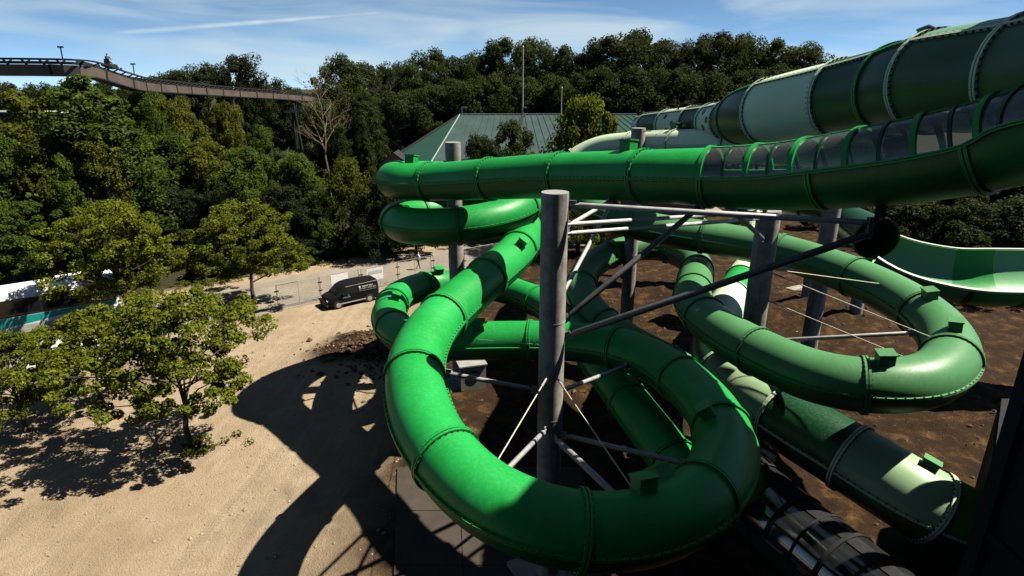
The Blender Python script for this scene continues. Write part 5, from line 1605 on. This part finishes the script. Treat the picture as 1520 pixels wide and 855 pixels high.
# ------------------------------------------------------------------ site fence
M['wire'] = mat_mottle('fence_wire', (0.10, 0.10, 0.10), (0.2, 0.2, 0.2), 5, 0.5, 0.4)
M['frame'] = mat_mottle('fence_frame', (0.2, 0.2, 0.19), (0.34, 0.33, 0.31), 5, 0.5, 0.3)
M['banner'] = mat_mottle('banner', (0.66, 0.62, 0.58), (0.78, 0.75, 0.72), 2, 0.8)
M['bgrey'] = mat_mottle('banner_print', (0.35, 0.38, 0.36), (0.45, 0.47, 0.45), 2, 0.8)
PL = 3.5
fr = MB()
for x in (0.03, PL - 0.03):
    fr.tube([(x, 0, 0.08), (x, 0, 2.0)], 0.028, 8)
for z in (0.25, 1.98):
    fr.tube([(0.03, 0, z), (PL - 0.03, 0, z)], 0.022, 8)
fr_m = fr.mesh('fence_frame', M['frame'], True)
mid = MB(); mid.tube([(PL / 2, 0, 0.25), (PL / 2, 0, 1.98)], 0.018, 6); mid_m = mid.mesh('fence_mid', M['frame'], True)
wi = MB()
for i in range(1, 34):
    x = PL * i / 34; wi.box((x, 0, 1.12), (0.006, 0.006, 1.72))
for i in range(1, 12):
    z = 0.25 + 1.73 * i / 12; wi.box((PL / 2, 0, z), (PL - 0.06, 0.006, 0.008))
wi_m = wi.mesh('fence_wires', M['wire'])
ft = MB(); ft.box((0, 0, 0.07), (0.7, 0.24, 0.14), math.pi / 2, taper=0.85); ft_m = ft.mesh('fence_foot', M['concrete'])
cl = MB(); cl.box((0, 0, 0), (0.34, 0.10, 0.09)); cl_m = cl.mesh('fence_clamp', M['black'])
GFN = 'wire construction fence along the path'
FA = atz(413, 459, 0)
RF = math.atan2(PU.y, PU.x)
fo = ['first', 'second', 'third', 'fourth', 'fifth', 'sixth', 'seventh', 'eighth', 'ninth', 'tenth', 'eleventh', 'twelfth', 'thirteenth']
for i in range(13):
    p = FA + PU * (PL + 0.08) * (i) + PN * (0.12 if i % 2 else -0.04)
    extra = {2: ', carrying a blank white banner', 3: ', carrying a printed white banner'}.get(i - 0, '')
    if i == 1:
        extra = ', carrying a blank white banner'
    elif i == 2:
        extra = ', carrying a printed white banner'
    else:
        extra = ''
    o = thing('fence_panel', '%s wire fence panel from the left along the path%s' % (fo[i], extra), 'fence panel', (p.x, p.y, 0), RF + [0, 0.02, -0.015][i % 3], GFN)
    link('frame', fr_m, o); link('middle_bar', mid_m, o); w = link('wires', wi_m, o); w['kind'] = 'stuff'
    link('foot', ft_m, o)
    c_ = link('clamp', cl_m, o); c_.location = (0.02, 0, 1.5)
    c_ = link('clamp', cl_m, o); c_.location = (0.02, 0, 0.8)
    if i in (1, 2):
        x0 = 1.0 if i == 1 else 0.55
        mb = MB(); mb.box((x0 + 0.75, -0.035, 1.35), (1.5, 0.012, 1.05)); bn = build(mb, 'banner', M['banner'], o, local=True)
        if i == 2:
            mb = MB(); mb.box((x0 + 0.75, -0.045, 1.52), (1.3, 0.008, 0.3)); build(mb, 'banner_print', M['bgrey'], bn, local=True)
# dark signpost with blue direction board
sp0 = atz(560, 388, 0)
sg_ = thing('direction_sign', 'blue arrow shaped direction board on a thin post before the hedge', 'sign', (sp0.x, sp0.y, 0), 0.35)
mb = MB(); mb.tube([(0.3, 0.03, 0), (0.22, 0.03, 2.35)], 0.05, 8); build(mb, 'post', M['galv'], sg_, True, local=True)
mb = MB(); mb.prism([(-0.75, 0.0), (-0.5, 0.24), (0.7, 0.24), (0.7, -0.24), (-0.5, -0.24)], (0, 0, 2.2), (1, 0, 0), (0, 0, 1), (0, -1, 0), 0.04); build(mb, 'board', M['blue'], sg_, local=True)
mb = MB(); mb.prism([(-0.75, 0.0), (-0.58, 0.16), (-0.58, -0.16)], (0, -0.043, 2.2), (1, 0, 0), (0, 0, 1), (0, -1, 0), 0.004); build(mb, 'arrow_tip', M['white'], sg_, local=True)
for x, w, z in ((-0.32, 0.16, 0.03), (-0.1, 0.14, -0.03), (0.2, 0.3, -0.02), (0.5, 0.2, 0.05)):
    mb = MB(); mb.box((x, -0.046, 2.2 + z), (w, 0.006, 0.18)); build(mb, 'board_mark', M['lamp'], sg_, local=True)
# weeds round the young tree
wb_ = atz(296, 664, 0)
r = np.random.default_rng(3)
cen = np.stack([wb_.x + r.normal(0, 0.7, 26), wb_.y + r.normal(0, 0.55, 26), np.full(26, 0.12)], 1)
V_, Q_ = leaves(cen, np.full(26, 0.28), 40, 0.12, 77, 0.6, 0.6)
tag(link('weeds', np_mesh('weeds', V_, Q_, M['leaf_olive'], False)), 'low weeds and dry grass round the foot of the young tree', 'weeds', kind='stuff')
r = np.random.default_rng(8)
tt = r.uniform(-40, 45, 260); nn_ = r.normal(9.9, 0.45, 260)
cen = np.stack([PA.x + PU.x * tt + PN.x * nn_, PA.y + PU.y * tt + PN.y * nn_, np.full(260, 0.15)], 1)
V_, Q_ = leaves(cen, r.uniform(0.2, 0.5, 260), 40, 0.14, 78, 0.8, 0.6)
tag(link('verge_grass', np_mesh('verge_grass', V_, Q_, M['leaf_olive'], False)), 'ragged grass along the foot of the hedge', 'grass', kind='stuff')
